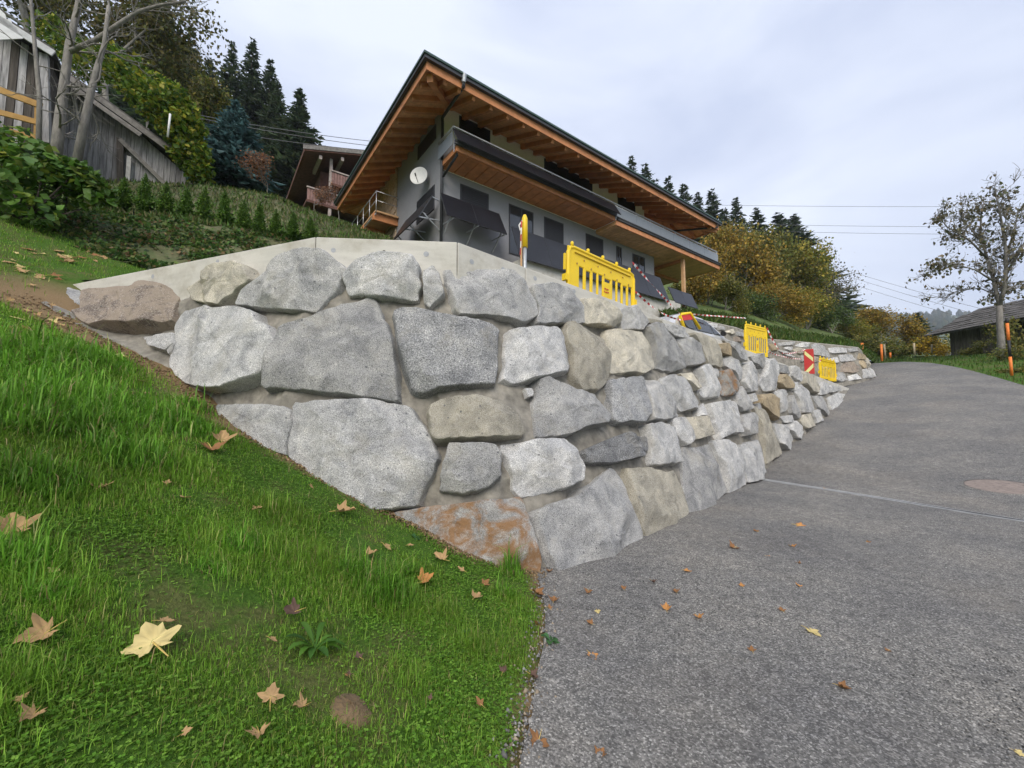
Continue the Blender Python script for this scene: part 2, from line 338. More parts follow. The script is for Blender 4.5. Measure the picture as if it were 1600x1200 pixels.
def meadow_z(x, y):
    z = H(x, y); ins = in_poly(x, y, road_poly); d = seg_dist(x, y, road_poly, True)
    return np.where(ins, z-np.minimum(.12, d*.6), z)+np.where((~ins) & (np.abs(x) < 60), .018*np.sin(x*5.1+y*3.3)*np.sin(y*6.7-x*2.1), 0)
def axis(segs):
    o = []
    for a, b, s in segs: o += list(np.arange(a, b, s))
    return A3(o+[segs[-1][1]])
xs = axis([(-1500, -100, 140), (-100, -20, 10), (-20, -9, .8), (-9, 1, .14), (1, 34, .6), (34, 60, 3), (60, 200, 20), (200, 2500, 230)])
ys = axis([(-1200, -60, 190), (-60, -4, 8), (-4, 0, .5), (0, 8, .14), (8, 36, .6), (36, 60, 3), (60, 200, 20), (200, 3000, 250)])
def meadow_far(x, y):
    z = meadow_z(np.clip(x, -30, 90), np.clip(y, -30, 120)); return z
tag(obj('meadow', gridmesh('meadow', xs, ys, meadow_far, M_ground, soil_amount)), kind='structure', label='green lawn slope rising left beside the asphalt')
# road: constrained triangulation of its outline, height from the ground
def sheet(name, poly, zf, mat_, step, near=None):
    pts = []; n = len(poly)
    for i in range(n):
        a, b = A3(poly[i], dtype=float), A3(poly[(i+1) % n], dtype=float); k = max(1, int(np.linalg.norm(b-a)/step))
        pts += [tuple(a+(b-a)*j/k) for j in range(k)]
    nb = len(pts); x0, y0 = np.min(pts, 0); x1, y1 = np.max(pts, 0)
    gx, gy = np.meshgrid(np.arange(x0, x1, step), np.arange(y0, y1, step)); gx = gx.ravel(); gy = gy.ravel()
    k = in_poly(gx, gy, poly) & (seg_dist(gx, gy, poly, True) > step*.5); pts += list(zip(gx[k], gy[k]))
    r = delaunay_2d_cdt([Vector(p) for p in pts], [(i, (i+1) % nb) for i in range(nb)], [], 1, 1e-5)
    V = A3([(v.x, v.y, 0) for v in r[0]]); V[:, 2] = zf(V[:, 0], V[:, 1])
    return npmesh(name, V, [list(f) for f in r[2]], mat_, smooth=True)
def road_z(x, y): return H(x, y)+.012+.012*np.sin(x*1.3+.4)*np.sin(y*1.1)
o = obj('asphalt_road', sheet('road', road_poly, road_z, M_asph, .3)); tag(o, 'grey coarse asphalt road climbing to the right', kind='structure')
# ================================================================== BOULDER WALL
TOPZ = 3.8
def atz(px, py, z):
    r = ray(px, py); return A3([0, 0, EYE])+r*((z-EYE)/r[2])
T_L0, T_L1, T_M = atz(98, 447, TOPZ), atz(493, 370, TOPZ), atz(715, 378, TOPZ); T_E = P(1325, 606, 19.6)
Bq = lambda px, py: G(px, py)
def on_line(p, a, b):
    t = np.clip(((p-a)[:2]@(b-a)[:2])/((b-a)[:2]@(b-a)[:2]), 0, 1); return a+(b-a)*t
colsT, colsB = [], []
lb = [Bq(60, 468), Bq(185, 540), Bq(265, 580), Bq(350, 645), Bq(420, 700), Bq(560, 778), Bq(640, 812), Bq(730, 862), Bq(850, 895)]
lt = [T_L0, T_L0*.75+T_L1*.25, T_L0*.5+T_L1*.5, T_L0*.25+T_L1*.75, T_L1, T_L1*.6+T_M*.4, T_L1*.25+T_M*.75, T_M, on_line(lb[8], T_M, T_E)+(T_E-T_M)*.012]
colsT += lt; colsB += lb
for q in base_px:
    bb = Bq(*q); colsB.append(bb); colsT.append(on_line(bb, T_M, T_E))
colsT[-1] = T_E.copy()
colsT = A3(colsT); colsB = A3(colsB)
ins = []
for i in range(len(colsT)):                      # outward direction in plan
    a = colsT[max(i-1, 0)]; b = colsT[min(i+1, len(colsT)-1)]; d = (b-a)[:2]; n = A3([d[1], -d[0]]); n /= np.linalg.norm(n)+1e-9; ins.append(n)
ins = A3(ins)
drop = np.minimum(.5, np.maximum(.12, (colsT[:, 2]-colsB[:, 2])*.4)); drop[0] = .12
MT = colsT.copy(); MT[:, 2] -= drop; MT[:, :2] += ins*.05; MT[0] = T_L0+A3([0, -.03, -.1])
MBs = colsB.copy(); MBs[:, 2] -= .0
NV = 44; NU = 22
def wallpt(u, v, ext=0):
    i = min(int(u), len(MT)-2); k = u-i; t = MT[i]*(1-k)+MT[i+1]*k; b = MBs[i]*(1-k)+MBs[i+1]*k
    return t+(b-t)*v
us = np.linspace(0, len(MT)-1, (len(MT)-1)*NU+1); vs = np.linspace(0, 1.12, NV)
WV = A3([[wallpt(u, v) for u in us] for v in vs]); nu = len(us)
WF = [[j*nu+i, (j+1)*nu+i, (j+1)*nu+i+1, j*nu+i+1] for j in range(NV-1) for i in range(nu-1)]
def casting(V, F, n, up=.6):
    e = [Vector(p) for p in V.reshape(-1, 3)]; k = len(e); e += [Vector((p[0], p[1], p[2]+up)) for p in V.reshape(-1, 3)[:n]]
    return BVHTree.FromPolygons(e, F+[[k+i, i, i+1, k+i+1] for i in range(n-1)])
WB = casting(WV, WF, nu)
O3 = Vector((0, 0, EYE))
wall = thing('boulder_retaining_wall', 'long grey boulder retaining wall with mortar joints and concrete coping', 'retaining wall', tuple(MBs[8]))
from mathutils import Matrix
def pinv(par): return (Matrix.Translation(par.location) @ par.rotation_euler.to_matrix().to_4x4()).inverted()
def kid(o, par): o.parent = par; o.matrix_parent_inverse = pinv(par); return o
WN = WV.copy()
for j in range(NV):
    for i in range(nu):
        p = WN[j, i]; k = min(max(int(us[i]+.5), 0), len(ins)-1); n = mnoise.fractal(Vector(p*2.2), 1, 2, 4)
        WN[j, i, :2] += ins[k]*(n*.08-.065)
kid(obj('mortar', npmesh('mortar', WN.reshape(-1, 3), WF, M_mortar, smooth=True)), wall)
# concrete coping in cast segments
copl = [T_L0+(T_L0-T_L1)*.04, T_L1, T_M, on_line(P(806, 416, 6), T_M, T_E)]
rr = (T_E-copl[3])
copl += [copl[3]+rr*.14, copl[3]+rr*.34, copl[3]+rr*.62, T_E+rr*.012]
def offs(i):
    d = [copl[j+1][:2]-copl[j][:2] for j in range(len(copl)-1)]; d = [q/np.linalg.norm(q) for q in d]
    a = d[max(i-1, 0)]; b = d[min(i, len(d)-1)]; n = A3([-(a+b)[1], (a+b)[0]]); n /= np.linalg.norm(n); return n/max(.4, n@A3([-a[1], a[0]]))
copings = []
for i in range(len(copl)-1):
    p, q = copl[i].copy(), copl[i+1].copy(); e = (q-p)/np.linalg.norm(q-p)*.005; p = p+e; q = q-e
    n0, n1 = A3([*offs(i), 0])*.3, A3([*offs(i+1), 0])*.3; dz = A3([0, 0, 1.25]); dzq = A3([0, 0, 1.25])
    if i >= 5: dz = A3([0, 0, .8]); dzq = A3([0, 0, .5])
    m = MB().hexa([p-dz, q-dzq, q-dzq+n1, p-dz+n0, p, q, q+n1, p+n0])
    c = kid(m.build('coping_segment', M_conc, bev=.012), wall); copings.append(c)
for px, py, r, mt in [(340, 409, .035, M_plug), (239, 432, .035, M_plug), (445, 397, .03, M_plug), (521, 391, .03, M_plug), (600, 394, .024, M_hole), (666, 397, .035, M_plug), (737, 409, .035, M_plug),
                   (786, 421, .035, M_plug), (836, 435, .035, M_plug), (897, 455, .035, M_plug), (943, 470, .04, M_plug)]:
    k = 0 if px < 493 else 1 if px < 715 else 2 if px < 806 else 3
    a, b = copl[k], copl[k+1]; d = (b-a); n = A3([d[1], -d[0], 0]); n /= np.linalg.norm(n); c = RPL(px, py, a, n)
    e1 = d/np.linalg.norm(d); e2 = np.cross(n, e1); m = MB()
    V = [c+n*.003+r*(math.cos(t)*e1+math.sin(t)*e2) for t in np.linspace(0, 2*math.pi, 15)[:-1]]
    m.add(V, [list(range(14))]); kid(m.build('tie_hole_plug', mt), wall)
STONES = [  # colour, proudness, outline in photo pixels
('g',.05,[(90,469),(111,462),(136,464),(145,471),(132,481),(115,488),(101,481)]),
('n',.14,[(122,492),(153,471),(192,453),(248,444),(272,450),(276,465),(269,504),(227,518),(185,516),(150,513),(132,504)]),
('b',.16,[(297,451),(339,422),(381,415),(395,420),(405,441),(395,451),(360,481),(339,478),(304,469)]),
('g',.13,[(381,480),(395,455),(447,402),(475,388),(510,394),(542,425),(528,451),(493,488),(451,485)],),
('g',.04,[(225,527),(274,521),(277,534),(262,550),(234,541)]),
('g',.15,[(290,487),(325,481),(350,488),(385,485),(409,494),(412,508),(427,513),(430,529),(440,536),(427,560),(423,578),(395,595),(360,612),(318,607),(290,597),(266,567),(276,539),(276,511)]),
('g',.14,[(444,521),(472,504),(500,497),(535,480),(577,467),(588,476),(605,511),(616,546),(617,588),(621,626),(570,620),(500,612),(420,607),(425,577),(434,546)]),
('g',.09,[(350,637),(395,634),(444,635),(457,642),(455,672),(449,712),(423,705),(378,685),(353,655)]),
('g',.15,[(462,631),(530,630),(600,628),(640,640),(670,680),(683,715),(672,750),(650,787),(600,797),(560,790),(500,752),(452,715),(457,670)]),
('g',.13,[(538,432),(562,412),(595,401),(645,404),(656,420),(657,450),(652,470),(600,468),(548,462)]),
('g',.1,[(662,426),(676,416),(686,429),(695,463),(672,482),(663,475)]),
('g',.13,[(696,422),(738,417),(798,430),(813,449),(827,478),(833,495),(813,507),(773,495),(715,491),(703,452)]),
('g',.12,[(821,452),(853,446),(893,458),(909,478),(910,505),(864,507),(833,507),(834,484)]),
('b',.12,[(911,466),(939,472),(962,486),(967,504),(954,512),(913,505),(911,481)]),
('g',.12,[(969,484),(988,478),(1002,495),(1007,505),(994,517),(971,515),(969,501)]),
('d',.13,[(620,491),(634,483),(686,494),(767,511),(777,521),(772,547),(774,575),(770,601),(715,606),(647,614),(632,575),(623,530)]),
('g',.15,[(790,522),(824,519),(859,519),(874,532),(887,573),(883,583),(844,594),(801,599),(788,590),(788,558)]),
('b',.14,[(879,507),(899,507),(922,519),(942,532),(950,567),(946,596),(931,611),(911,607),(892,587),(888,553),(878,532)]),
('b',.14,[(944,517),(971,522),(1008,524),(1017,544),(1014,558),(1018,576),(997,587),(954,580),(952,550)]),
('g',.14,[(1001,515),(1015,508),(1035,511),(1050,525),(1062,552),(1066,575),(1050,580),(1025,575),(1018,552),(1012,537)]),
('g',.1,[(1037,505),(1062,512),(1077,525),(1072,531),(1052,527),(1042,517)]),
('g',.13,[(1055,530),(1072,529),(1085,540),(1094,567),(1082,572),(1067,571),(1063,555)]),
('b',.13,[(1079,522),(1095,520),(1107,530),(1120,542),(1127,570),(1122,576),(1100,571),(1089,547)]),
('y',.12,[(1117,539),(1132,536),(1142,550),(1135,557),(1122,552)]),
('g',.1,[(1131,532),(1147,536),(1162,557),(1162,565),(1151,560),(1143,547)]),
('g',.12,[(1127,560),(1150,564),(1160,590),(1152,595),(1142,582),(1132,572)]),
('g',.12,[(1162,570),(1172,564),(1182,580),(1184,610),(1170,612),(1161,597),(1162,580)]),
('g',.12,[(1196,565),(1207,560),(1211,572),(1208,590),(1210,610),(1192,611),(1186,600),(1191,582)]),
('g',.1,[(1172,557),(1190,552),(1195,563),(1186,577),(1177,567)]),
('y',.13,[(1209,585),(1225,586),(1236,595),(1236,607),(1222,607),(1212,597)]),
('d',.1,[(1212,567),(1230,575),(1235,584),(1222,584),(1213,579)]),
('g',.1,[(1238,572),(1250,577),(1252,592),(1246,597),(1238,587)]),
('b',.12,[(1254,580),(1272,590),(1280,605),(1277,615),(1265,612),(1254,600)]),
('g',.1,[(1281,597),(1290,601),(1291,615),(1282,617)]),
('g',.1,[(1293,602),(1303,605),(1302,613),(1293,613)]),
('g',.08,[(1305,604),(1313,606),(1311,611),(1305,611)]),
('g',.15,[(836,598),(850,597),(887,613),(916,621),(945,642),(950,652),(942,665),(910,670),(882,682),(839,682),(834,647)]),
('d',.13,[(947,598),(994,592),(1001,610),(1009,647),(997,662),(965,662),(954,656),(951,639)]),
('g',.13,[(1003,595),(1014,595),(1043,627),(1058,650),(1031,659),(1014,656),(1010,627)]),
('g',.14,[(1027,595),(1037,590),(1058,591),(1075,604),(1091,630),(1083,640),(1062,642),(1039,620)]),
('b',.1,[(1062,584),(1081,585),(1090,606),(1085,610),(1072,596)]),
('g',.14,[(1087,577),(1097,571),(1110,582),(1121,605),(1121,620),(1100,622),(1091,615),(1096,602)]),
('r',.14,[(1119,583),(1134,578),(1150,595),(1146,612),(1139,619),(1126,617),(1123,595)]),
('g',.12,[(1147,613),(1159,603),(1166,617),(1171,640),(1160,642),(1151,632)]),
('g',.1,[(1170,616),(1179,615),(1179,627),(1172,629)]),
('y',.14,[(1182,618),(1200,616),(1216,631),(1217,650),(1212,657),(1197,645),(1185,632)]),
('g',.1,[(1208,613),(1220,609),(1230,616),(1225,630),(1227,640),(1221,645),(1217,630)]),
('g',.11,[(1233,618),(1246,640),(1249,650),(1246,655),(1236,645),(1232,630)]),
('g',.12,[(1240,612),(1248,602),(1260,613),(1270,637),(1260,646),(1253,645),(1246,625)]),
('g',.1,[(1268,619),(1282,621),(1294,640),(1291,650),(1280,640)]),
('g',.09,[(1293,622),(1306,614),(1321,616),(1312,629),(1300,641)]),
('g',.08,[(1218,651),(1232,649),(1244,660),(1226,661)]),
('b',.09,[(1251,649),(1266,646),(1274,665),(1258,670),(1250,658)]),
('g',.08,[(1270,641),(1278,641),(1287,656),(1277,661)]),
('g',.09,[(1228,663),(1241,658),(1256,675),(1250,687),(1243,684)]),
('g',.11,[(1209,662),(1226,664),(1240,686),(1227,704),(1218,692)]),
('b',.1,[(1174,633),(1190,642),(1205,666),(1220,707),(1200,724),(1191,690),(1186,658)]),
('g',.13,[(1161,648),(1172,646),(1183,657),(1183,675),(1165,681),(1158,667)]),
('g',.14,[(1106,631),(1140,627),(1149,628),(1154,647),(1155,677),(1140,677),(1125,685),(1115,657)]),
('g',.13,[(1044,656),(1064,654),(1073,672),(1081,687),(1067,697),(1053,682)]),
('b',.13,[(1071,653),(1107,653),(1114,670),(1110,680),(1086,687),(1077,670)]),
('g',.13,[(1004,667),(1022,663),(1046,671),(1061,715),(1056,725),(1016,727),(1011,690)]),
('g',.08,[(1087,641),(1099,630),(1103,650),(1088,651)]),
('d',.14,[(902,708),(931,695),(970,679),(1006,684),(1009,704),(993,717),(947,727),(911,726)]),
('b',.16,[(671,636),(703,623),(742,621),(781,626),(807,649),(817,678),(814,685),(762,687),(687,692),(674,678)]),
('g',.14,[(703,698),(736,695),(772,698),(781,711),(781,747),(765,763),(726,773),(689,766),(692,727)]),
('g',.14,[(785,695),(833,691),(876,688),(892,704),(905,730),(905,750),(885,763),(820,774),(804,760),(789,717)]),
('r',.1,[(615,803),(680,792),(760,784),(812,779),(828,820),(843,872),(838,905),(810,908),(720,880),(660,850)]),
('g',.12,[(840,800),(892,776),(924,756),(954,730),(970,750),(993,802),(1004,838),(999,850),(975,862),(905,890),(876,900),(856,854)]),
('b',.12,[(978,734),(1006,734),(1032,742),(1051,735),(1064,763),(1074,802),(1051,822),(1019,844),(1003,824),(989,773)]),
('g',.12,[(1066,700),(1085,702),(1107,695),(1120,725),(1133,768),(1110,790),(1077,803),(1067,750)]),
('g',.12,[(1112,690),(1135,688),(1152,708),(1165,755),(1139,771),(1126,725)]),
('g',.12,[(1154,697),(1184,687),(1189,720),(1196,737),(1185,750),(1168,753),(1159,720)]),
('g',.05,[(818,608),(830,608),(830,620),(823,622)]),
('g',.04,[(278,532),(270,560),(264,548)]),
('b',.06,[(1008,497),(1030,502),(1036,508),(1014,506)]),
('g',.07,[(1112,575),(1120,578),(1119,590),(1113,583)]),
('d',.07,[(1100,525),(1112,528),(1118,536),(1108,532)]),
('g',.08,[(1234,598),(1243,598),(1247,606),(1239,611)]),
('g',.07,[(1186,628),(1181,632),(1183,640),(1190,640)]),
]
def chaikin(p, it=1):
    for _ in range(it):
        q = []
        for i in range(len(p)):
            a, b = p[i], p[(i+1) % len(p)]; q += [a*.95+b*.05, a*.05+b*.95]
        p = A3(q)
    return p
def stone_mesh(poly3, n, proud, seed, depth=.14, cell=None):
    rs = np.random.default_rng(seed); c = poly3.mean(0); e1 = np.cross(ZX, n); e1 /= np.linalg.norm(e1); e2 = np.cross(n, e1)
    q = np.stack([(poly3-c)@e1, (poly3-c)@e2], -1); q = chaikin(q, 1)
    L = np.linalg.norm(np.roll(q, -1, 0)-q, axis=1); cum = np.r_[0, np.cumsum(L)]; N = 76
    tt = np.linspace(0, cum[-1], N, endpoint=False); qq = np.vstack([q, q[:1]])
    ring = np.stack([np.interp(tt, cum, qq[:, k]) for k in (0, 1)], -1); R = np.sqrt(np.mean((ring**2).sum(1)))
    ph = rs.uniform(0, 99)
    ang = A3([mnoise.fractal(Vector((x*9/max(R, .2)*.25+ph, y*9/max(R, .2)*.25, ph)), 1, 2, 4) for x, y in ring])
    hf = A3([mnoise.noise(Vector((x*14, y*14, ph+5))) for x, y in ring]); ring = ring*(1+.05*ang[:, None]+(.012/max(R, .15))*hf[:, None])
    bev = min(.02, R*.06)/R; ring = ring*1.025
    prof = [(1.04, -depth), (1.01, 0.0), (1.0, .78), (1-.25*bev, .93), (1-.8*bev, 1.0), (1-1.9*bev, 1.0), (.74, 1.), (.62, 1.), (.5, 1.), (.3, 1.), (.12, 1.)]
    pl = [(rs.uniform(0, 6.28), rs.uniform(.25, 1.0), rs.uniform(.35, .9)) for _ in range(6)]
    tilt = rs.normal(0, .10, 2)
    V = []
    def hgt(x, y, k):
        if k <= 0: return k if k < 0 else 0.
        h = proud*(1+(tilt[0]*x+tilt[1]*y)/R)
        for a, g, off in pl: h = min(h, proud*1.05-g*max(0, (math.cos(a)*x+math.sin(a)*y)/R-off)*R*.8)
        h += .13*proud*mnoise.fractal(Vector((x*3.2+ph, y*3.2, ph)), 1, 2, 4)+.016*abs(mnoise.noise(Vector((x*6, y*6, ph))))+.1*proud*mnoise.fractal(Vector((x*11, y*11, ph)), 1, 2, 3)
        return max(h, proud*.15)*k
    for sc_, k in prof:
        for x, y in ring*sc_: V.append(c+e1*x+e2*y+n*hgt(x, y, k))
    V.append(c+n*hgt(0, 0, 1)); m = len(prof)
    F = [[j*N+i, j*N+(i+1) % N, (j+1)*N+(i+1) % N, (j+1)*N+i] for j in range(m-1) for i in range(N)]
    F += [[(m-1)*N+i, (m-1)*N+(i+1) % N, m*N] for i in range(N)]
    return V, F
def cast_poly(poly, bvh):
    pts, ns = [], []
    for px, py in poly:
        d = Vector(ray(px, py)).normalized(); h = bvh.ray_cast(O3, d)
        if h[0] is None:
            h = bvh.find_nearest(Vector(P(px, py, pts[-1][1] if pts else 6)))
        pts.append(A3(h[0])); n = A3(h[1]); ns.append(n if n@A3(d) < 0 else -n)
    n = A3(ns).mean(0); return A3(pts), n/np.linalg.norm(n)
def add_stone(i, mt, proud, poly, bvh, par):
    pts, n = cast_poly(poly, bvh)
    # follow the bend of the wall a little: flatten to the mean plane
    c = pts.mean(0); area = np.linalg.norm(pts.max(0)-pts.min(0))
    V, F = stone_mesh(pts, n, proud*(1.05 if area > .5 else .8), 100+i)
    me = npmesh('stone', V, F, MS[mt], smooth=True); me.set_sharp_from_angle(angle=math.radians(26))
    o = kid(obj('stone', me), par); return o
for i, (mt, pr, poly) in enumerate(STONES): add_stone(i, mt, pr, poly, WB, wall)
# loose rock in the soil beside the wall end
def rock(name, c, r, mt, seed, flat=.6, par=None):
    rs = random.Random(seed); V = []; F = []; n, m = 9, 6
    for j in range(m+1):
        th = math.pi*j/m
        for i in range(n):
            a = 2*math.pi*i/n; k = 1+.28*mnoise.noise(Vector((math.cos(a)*2+seed*3.1, math.sin(a)*2, th*2)))
            V.append((c[0]+r*k*math.sin(th)*math.cos(a), c[1]+r*.75*k*math.sin(th)*math.sin(a), c[2]+r*flat*k*math.cos(th)))
    for j in range(m):
        for i in range(n): F.append([j*n+i, (j+1)*n+i, (j+1)*n+(i+1) % n, j*n+(i+1) % n])
    return obj(name, npmesh(name, V, F, mt), par)
tag(rock('loose_rock', G(217, 540)+A3([0, 0, .02]), .13, MS['g'], 3, .35), 'small flat pale rock lying in bare soil at wall foot', 'rock')
# far wall on the other side of the driveway entrance
fw_top = [P(1096, 500, 15.6), P(1150, 512, 17.2), P(1200, 530, 19.0), P(1245, 533.5, 20.0), P(1293, 538, 21.0), P(1341, 543, 21.9), P(1347, 549, 22.6)]
fw_bot = [P(1096, 540, 15.0), P(1150, 550, 16.7), P(1200, 610, 18.3), P(1250, 606, 19.3), P(1307, 599, 20.3), P(1346, 593, 21.2), P(1368, 589, 22.2)]
fwall = thing('boulder_retaining_wall', 'low boulder wall on the far side of the driveway entrance', 'retaining wall', tuple(fw_bot[4]))
n_ = 8; FV = []; us2 = np.linspace(0, 6, 49)
for v in np.linspace(0, 1.1, n_):
    for u in us2:
        i = min(int(u), 5); k = u-i; t = fw_top[i]*(1-k)+fw_top[i+1]*k; b = fw_bot[i]*(1-k)+fw_bot[i+1]*k; FV.append(t+(b-t)*v)
FF = [[j*49+i, (j+1)*49+i, (j+1)*49+i+1, j*49+i+1] for j in range(n_-1) for i in range(48)]
FB = casting(A3(FV), FF, 49, .3)
kid(obj('mortar', npmesh('mortar', FV, FF, M_mortar, smooth=True)), fwall)
cap = MB()
for i in range(6):
    p, q = fw_top[i], fw_top[i+1]; dn = A3([-.5, .6, 0.]); e = A3([0, 0, .25])
    cap.hexa([p-e, q-e, q-e+dn, p-e+dn, p+A3([0, 0, .02]), q+A3([0, 0, .02]), q+dn+A3([0, 0, .02]), p+dn+A3([0, 0, .02])])
kid(cap.build('coping', M_conc), fwall)
zz = lambda l: [(1200+.1125*x, 520+.1125*y) for x, y in l]
FAR = [('g', zz([(130,140),(360,132),(340,180),(150,180)])), ('g', zz([(370,180),(450,142),(585,147),(565,190),(500,218)])), ('g', zz([(595,170),(650,152),(740,190),(820,250),(870,338),(760,335),(630,310),(620,230)])),
 ('g', zz([(832,212),(1090,212),(1092,280),(870,292)])), ('g', zz([(1100,217),(1250,207),(1270,260),(1120,270)])), ('b', zz([(332,230),(400,210),(518,232),(490,280),(420,302)])), ('g', zz([(220,200),(310,200),(320,230),(290,258),(230,230)])),
 ('g', zz([(982,312),(1160,302),(1220,378),(1100,403),(1000,408)])), ('y', zz([(1182,287),(1260,282),(1325,330),(1330,378),(1250,373)])), ('n', zz([(1017,450),(1080,412),(1180,408),(1268,480),(1258,538),(1150,562),(1012,543)])), ('y', zz([(1232,392),(1330,392),(1353,488),(1310,498)])),
 ('g', zz([(812,370),(960,337),(988,408),(920,428)])), ('g', zz([(950,562),(1010,553),(1108,650),(1000,688),(942,650)])), ('g', zz([(1102,602),(1258,563),(1308,640),(1122,668)])), ('g', zz([(1277,522),(1340,503),(1418,562),(1438,630),(1322,630)])),
 ('b', zz([(1345,332),(1388,352),(1418,468),(1400,488),(1342,420)])), ('g', zz([(1392,492),(1440,522),(1488,608),(1442,622),(1402,540)])), ('n', zz([(622,332),(690,342),(680,400),(622,418)])), ('y', zz([(0,150),(110,190),(130,250),(40,250)])),
 ('g', zz([(132,252),(230,262),(380,338),(250,330)])), ('g', zz([(442,322),(500,322),(500,398),(442,408)])), ('b', [(1132,518),(1141,515),(1148,521),(1141,523)]), ('g', [(1149,519),(1163,522),(1163,529),(1150,524)]), ('n', [(1146,526),(1157,530),(1157,535),(1147,534)]),
 ('g', [(1106,505),(1118,508),(1117,514),(1107,512)]), ('g', [(1120,509),(1131,512),(1130,517),(1121,516)]), ('g', zz([(700,420),(790,390),(800,500),(700,520)]))]
for i, (mt, poly) in enumerate(FAR): add_stone(400+i, mt, .09, poly, FB, fwall)
# driveway behind the wall
drv = [tuple((copl[i]+A3([*offs(i), 0])*.22)[:2]) for i in range(len(copl))]
drv = drv+[tuple(G(1367, 589)[:2]+A3([-.6, .2])), tuple(fw_top[4][:2]), tuple(fw_top[2][:2]), tuple(fw_top[0][:2]), (9, 26), (-4, 16), (-9.5, 9.5)]
wdir = (T_E-T_M)[:2]; wlen = np.linalg.norm(wdir); wdir = wdir/wlen
def drive_z(x, y):
    s = (x-T_M[0])*wdir[0]+(y-T_M[1])*wdir[1]; off = -(x-T_M[0])*wdir[1]+(y-T_M[1])*wdir[0]
    base = TOPZ-.22+(T_E[2]-TOPZ+.2)*np.clip(s/wlen, 0, 1.15); up = np.clip((12-s)/12, 0, 1)
    return base+up*.11*np.clip(off-2.5, 0, 20)
tag(obj('driveway', sheet('driveway', drv, drive_z, M_asph, .6)), 'house driveway behind the concrete coping', kind='structure')
# drain channel and manhole
M_drain = mat('drain_steel', (.33, .335, .34), .5, .2, 6)
d0, d1 = G(1187, 749)[:2], G(1600, 816)[:2]; d1 = d0+(d1-d0)*1.35; dd = (d1-d0)/np.linalg.norm(d1-d0); dn = A3([-dd[1], dd[0]])
drn = thing('drain_channel', 'narrow steel slot drain crossing the asphalt road', 'drain', (*d0, float(road_z(*d0))))
Ld = np.linalg.norm(d1-d0); ns = 6
for k in range(ns):
    a, b = d0+dd*Ld*k/ns, d0+dd*(Ld*(k+1)/ns-.012)
    for sgn in (-1, 1):
        m = MB(); p = [(a+dn*sgn*.022), (b+dn*sgn*.022), (b+dn*sgn*.08), (a+dn*sgn*.08)]
        zt = [float(road_z(*q)) for q in p]
        if sgn < 0: p = p[::-1]; zt = zt[::-1]
        m.hexa([(*q, z-.03) for q, z in zip(p, zt)]+[(*q, z+.012) for q, z in zip(p, zt)]); kid(m.build('rail', M_drain), drn)
m = MB(); p = [d0-dn*.022, d1-dn*.022, d1+dn*.022, d0+dn*.022]
m.add([(*q, float(road_z(*q))+.004) for q in p], [[0, 1, 2, 3]]); kid(m.build('slot', M_hole), drn)
mc = G(1566, 762); mh = thing('manhole_cover', 'round pinkish concrete manhole cover set in the asphalt', 'manhole', tuple(mc))
M_mh = mat('manhole_concrete', (.24, .195, .17), .9, .25, 12, .5, 60)
gx = (H(mc[0]+.3, mc[1])-H(mc[0]-.3, mc[1]))/.6; gy = (H(mc[0], mc[1]+.3)-H(mc[0], mc[1]-.3))/.6
def disc(r0, r1, zo, zo2, mt, name):
    V = []; F = []; N = 40
    for r, z in ((r0, zo), (r1, zo2)):
        for i in range(N):
            a = 2*math.pi*i/N; x, y = r*math.cos(a), r*math.sin(a); V.append((x, y, .012+gx*x+gy*y+z))
    for i in range(N): F.append([i, (i+1) % N, N+(i+1) % N, N+i])
    if r1 < .45: F.append([N+i for i in range(N)])
    return obj(name, npmesh(name, V, F, mt), mh)
disc(.56, .50, .004, .014, M_asph, 'frame'); disc(.485, .40, .012, .016, M_mh, 'cover')
for k in range(16):
    a = k*2.39996; r = .09*math.sqrt(k+.5); m = MB(); x, y = r*math.cos(a), r*math.sin(a)
    m.add([(x+.013*math.cos(t), y+.013*math.sin(t), .031+gx*x+gy*y) for t in np.linspace(0, 6.28, 9)[:-1]], [list(range(8))]); m.build('hole', M_hole, mh)
# ================================================================== HILLSIDES
def loft(name, rows, mt, nu=60, nv=8, amp=.15, freq=.6, seed=1., label=None):
    R = []
    for r in rows:
        p = A3([P(*q) for q in r]); u = np.linspace(0, 1, len(p)); uu = np.linspace(0, 1, nu); R.append(np.stack([np.interp(uu, u, p[:, k]) for k in range(3)], -1))
    V = []
    for i in range(len(R)-1):
        for k in range(nv): V.append(R[i]+(R[i+1]-R[i])*k/nv)
    V.append(R[-1]); V = A3(V); m = len(V)
    for j in range(m):
        for i in range(nu): V[j, i, 2] += amp*mnoise.fractal(Vector((V[j, i, 0]*freq, V[j, i, 1]*freq, seed)), 1, 2, 4)
    F = [[j*nu+i, j*nu+i+1, (j+1)*nu+i+1, (j+1)*nu+i] for j in range(m-1) for i in range(nu-1)]
    me = npmesh(name, V.reshape(-1, 3), F, mt, smooth=True); o = obj(name, me); tag(o, label, kind='structure')
    return o, V
M_bank = mat('bank_soil', (.1, .1, .045), .95, .45, 3, .9, 15, dirt=((.05, .09, .02), 1.4, .9))
M_hillgrass = mat('hill_grass', (.075, .12, .025), .95, .35, 2.5, .8, 18, dirt=((.16, .13, .05), 1.1, .6))
M_forestfloor = mat('forest_floor', (.05, .05, .025), .95, .4, .8, .5, 4)
r0 = [(-150, 350, 7.8), (0, 378, 8.0), (150, 404, 8.6), (260, 420, 9.3), (400, 425, 10.4), (560, 425, 12.2), (640, 430, 13.6)]
r1 = [(-150, 303, 9.1), (0, 318, 9.4), (130, 327, 10.1), (300, 348, 11.1), (420, 372, 12.1), (560, 384, 13.6), (640, 392, 14.6)]
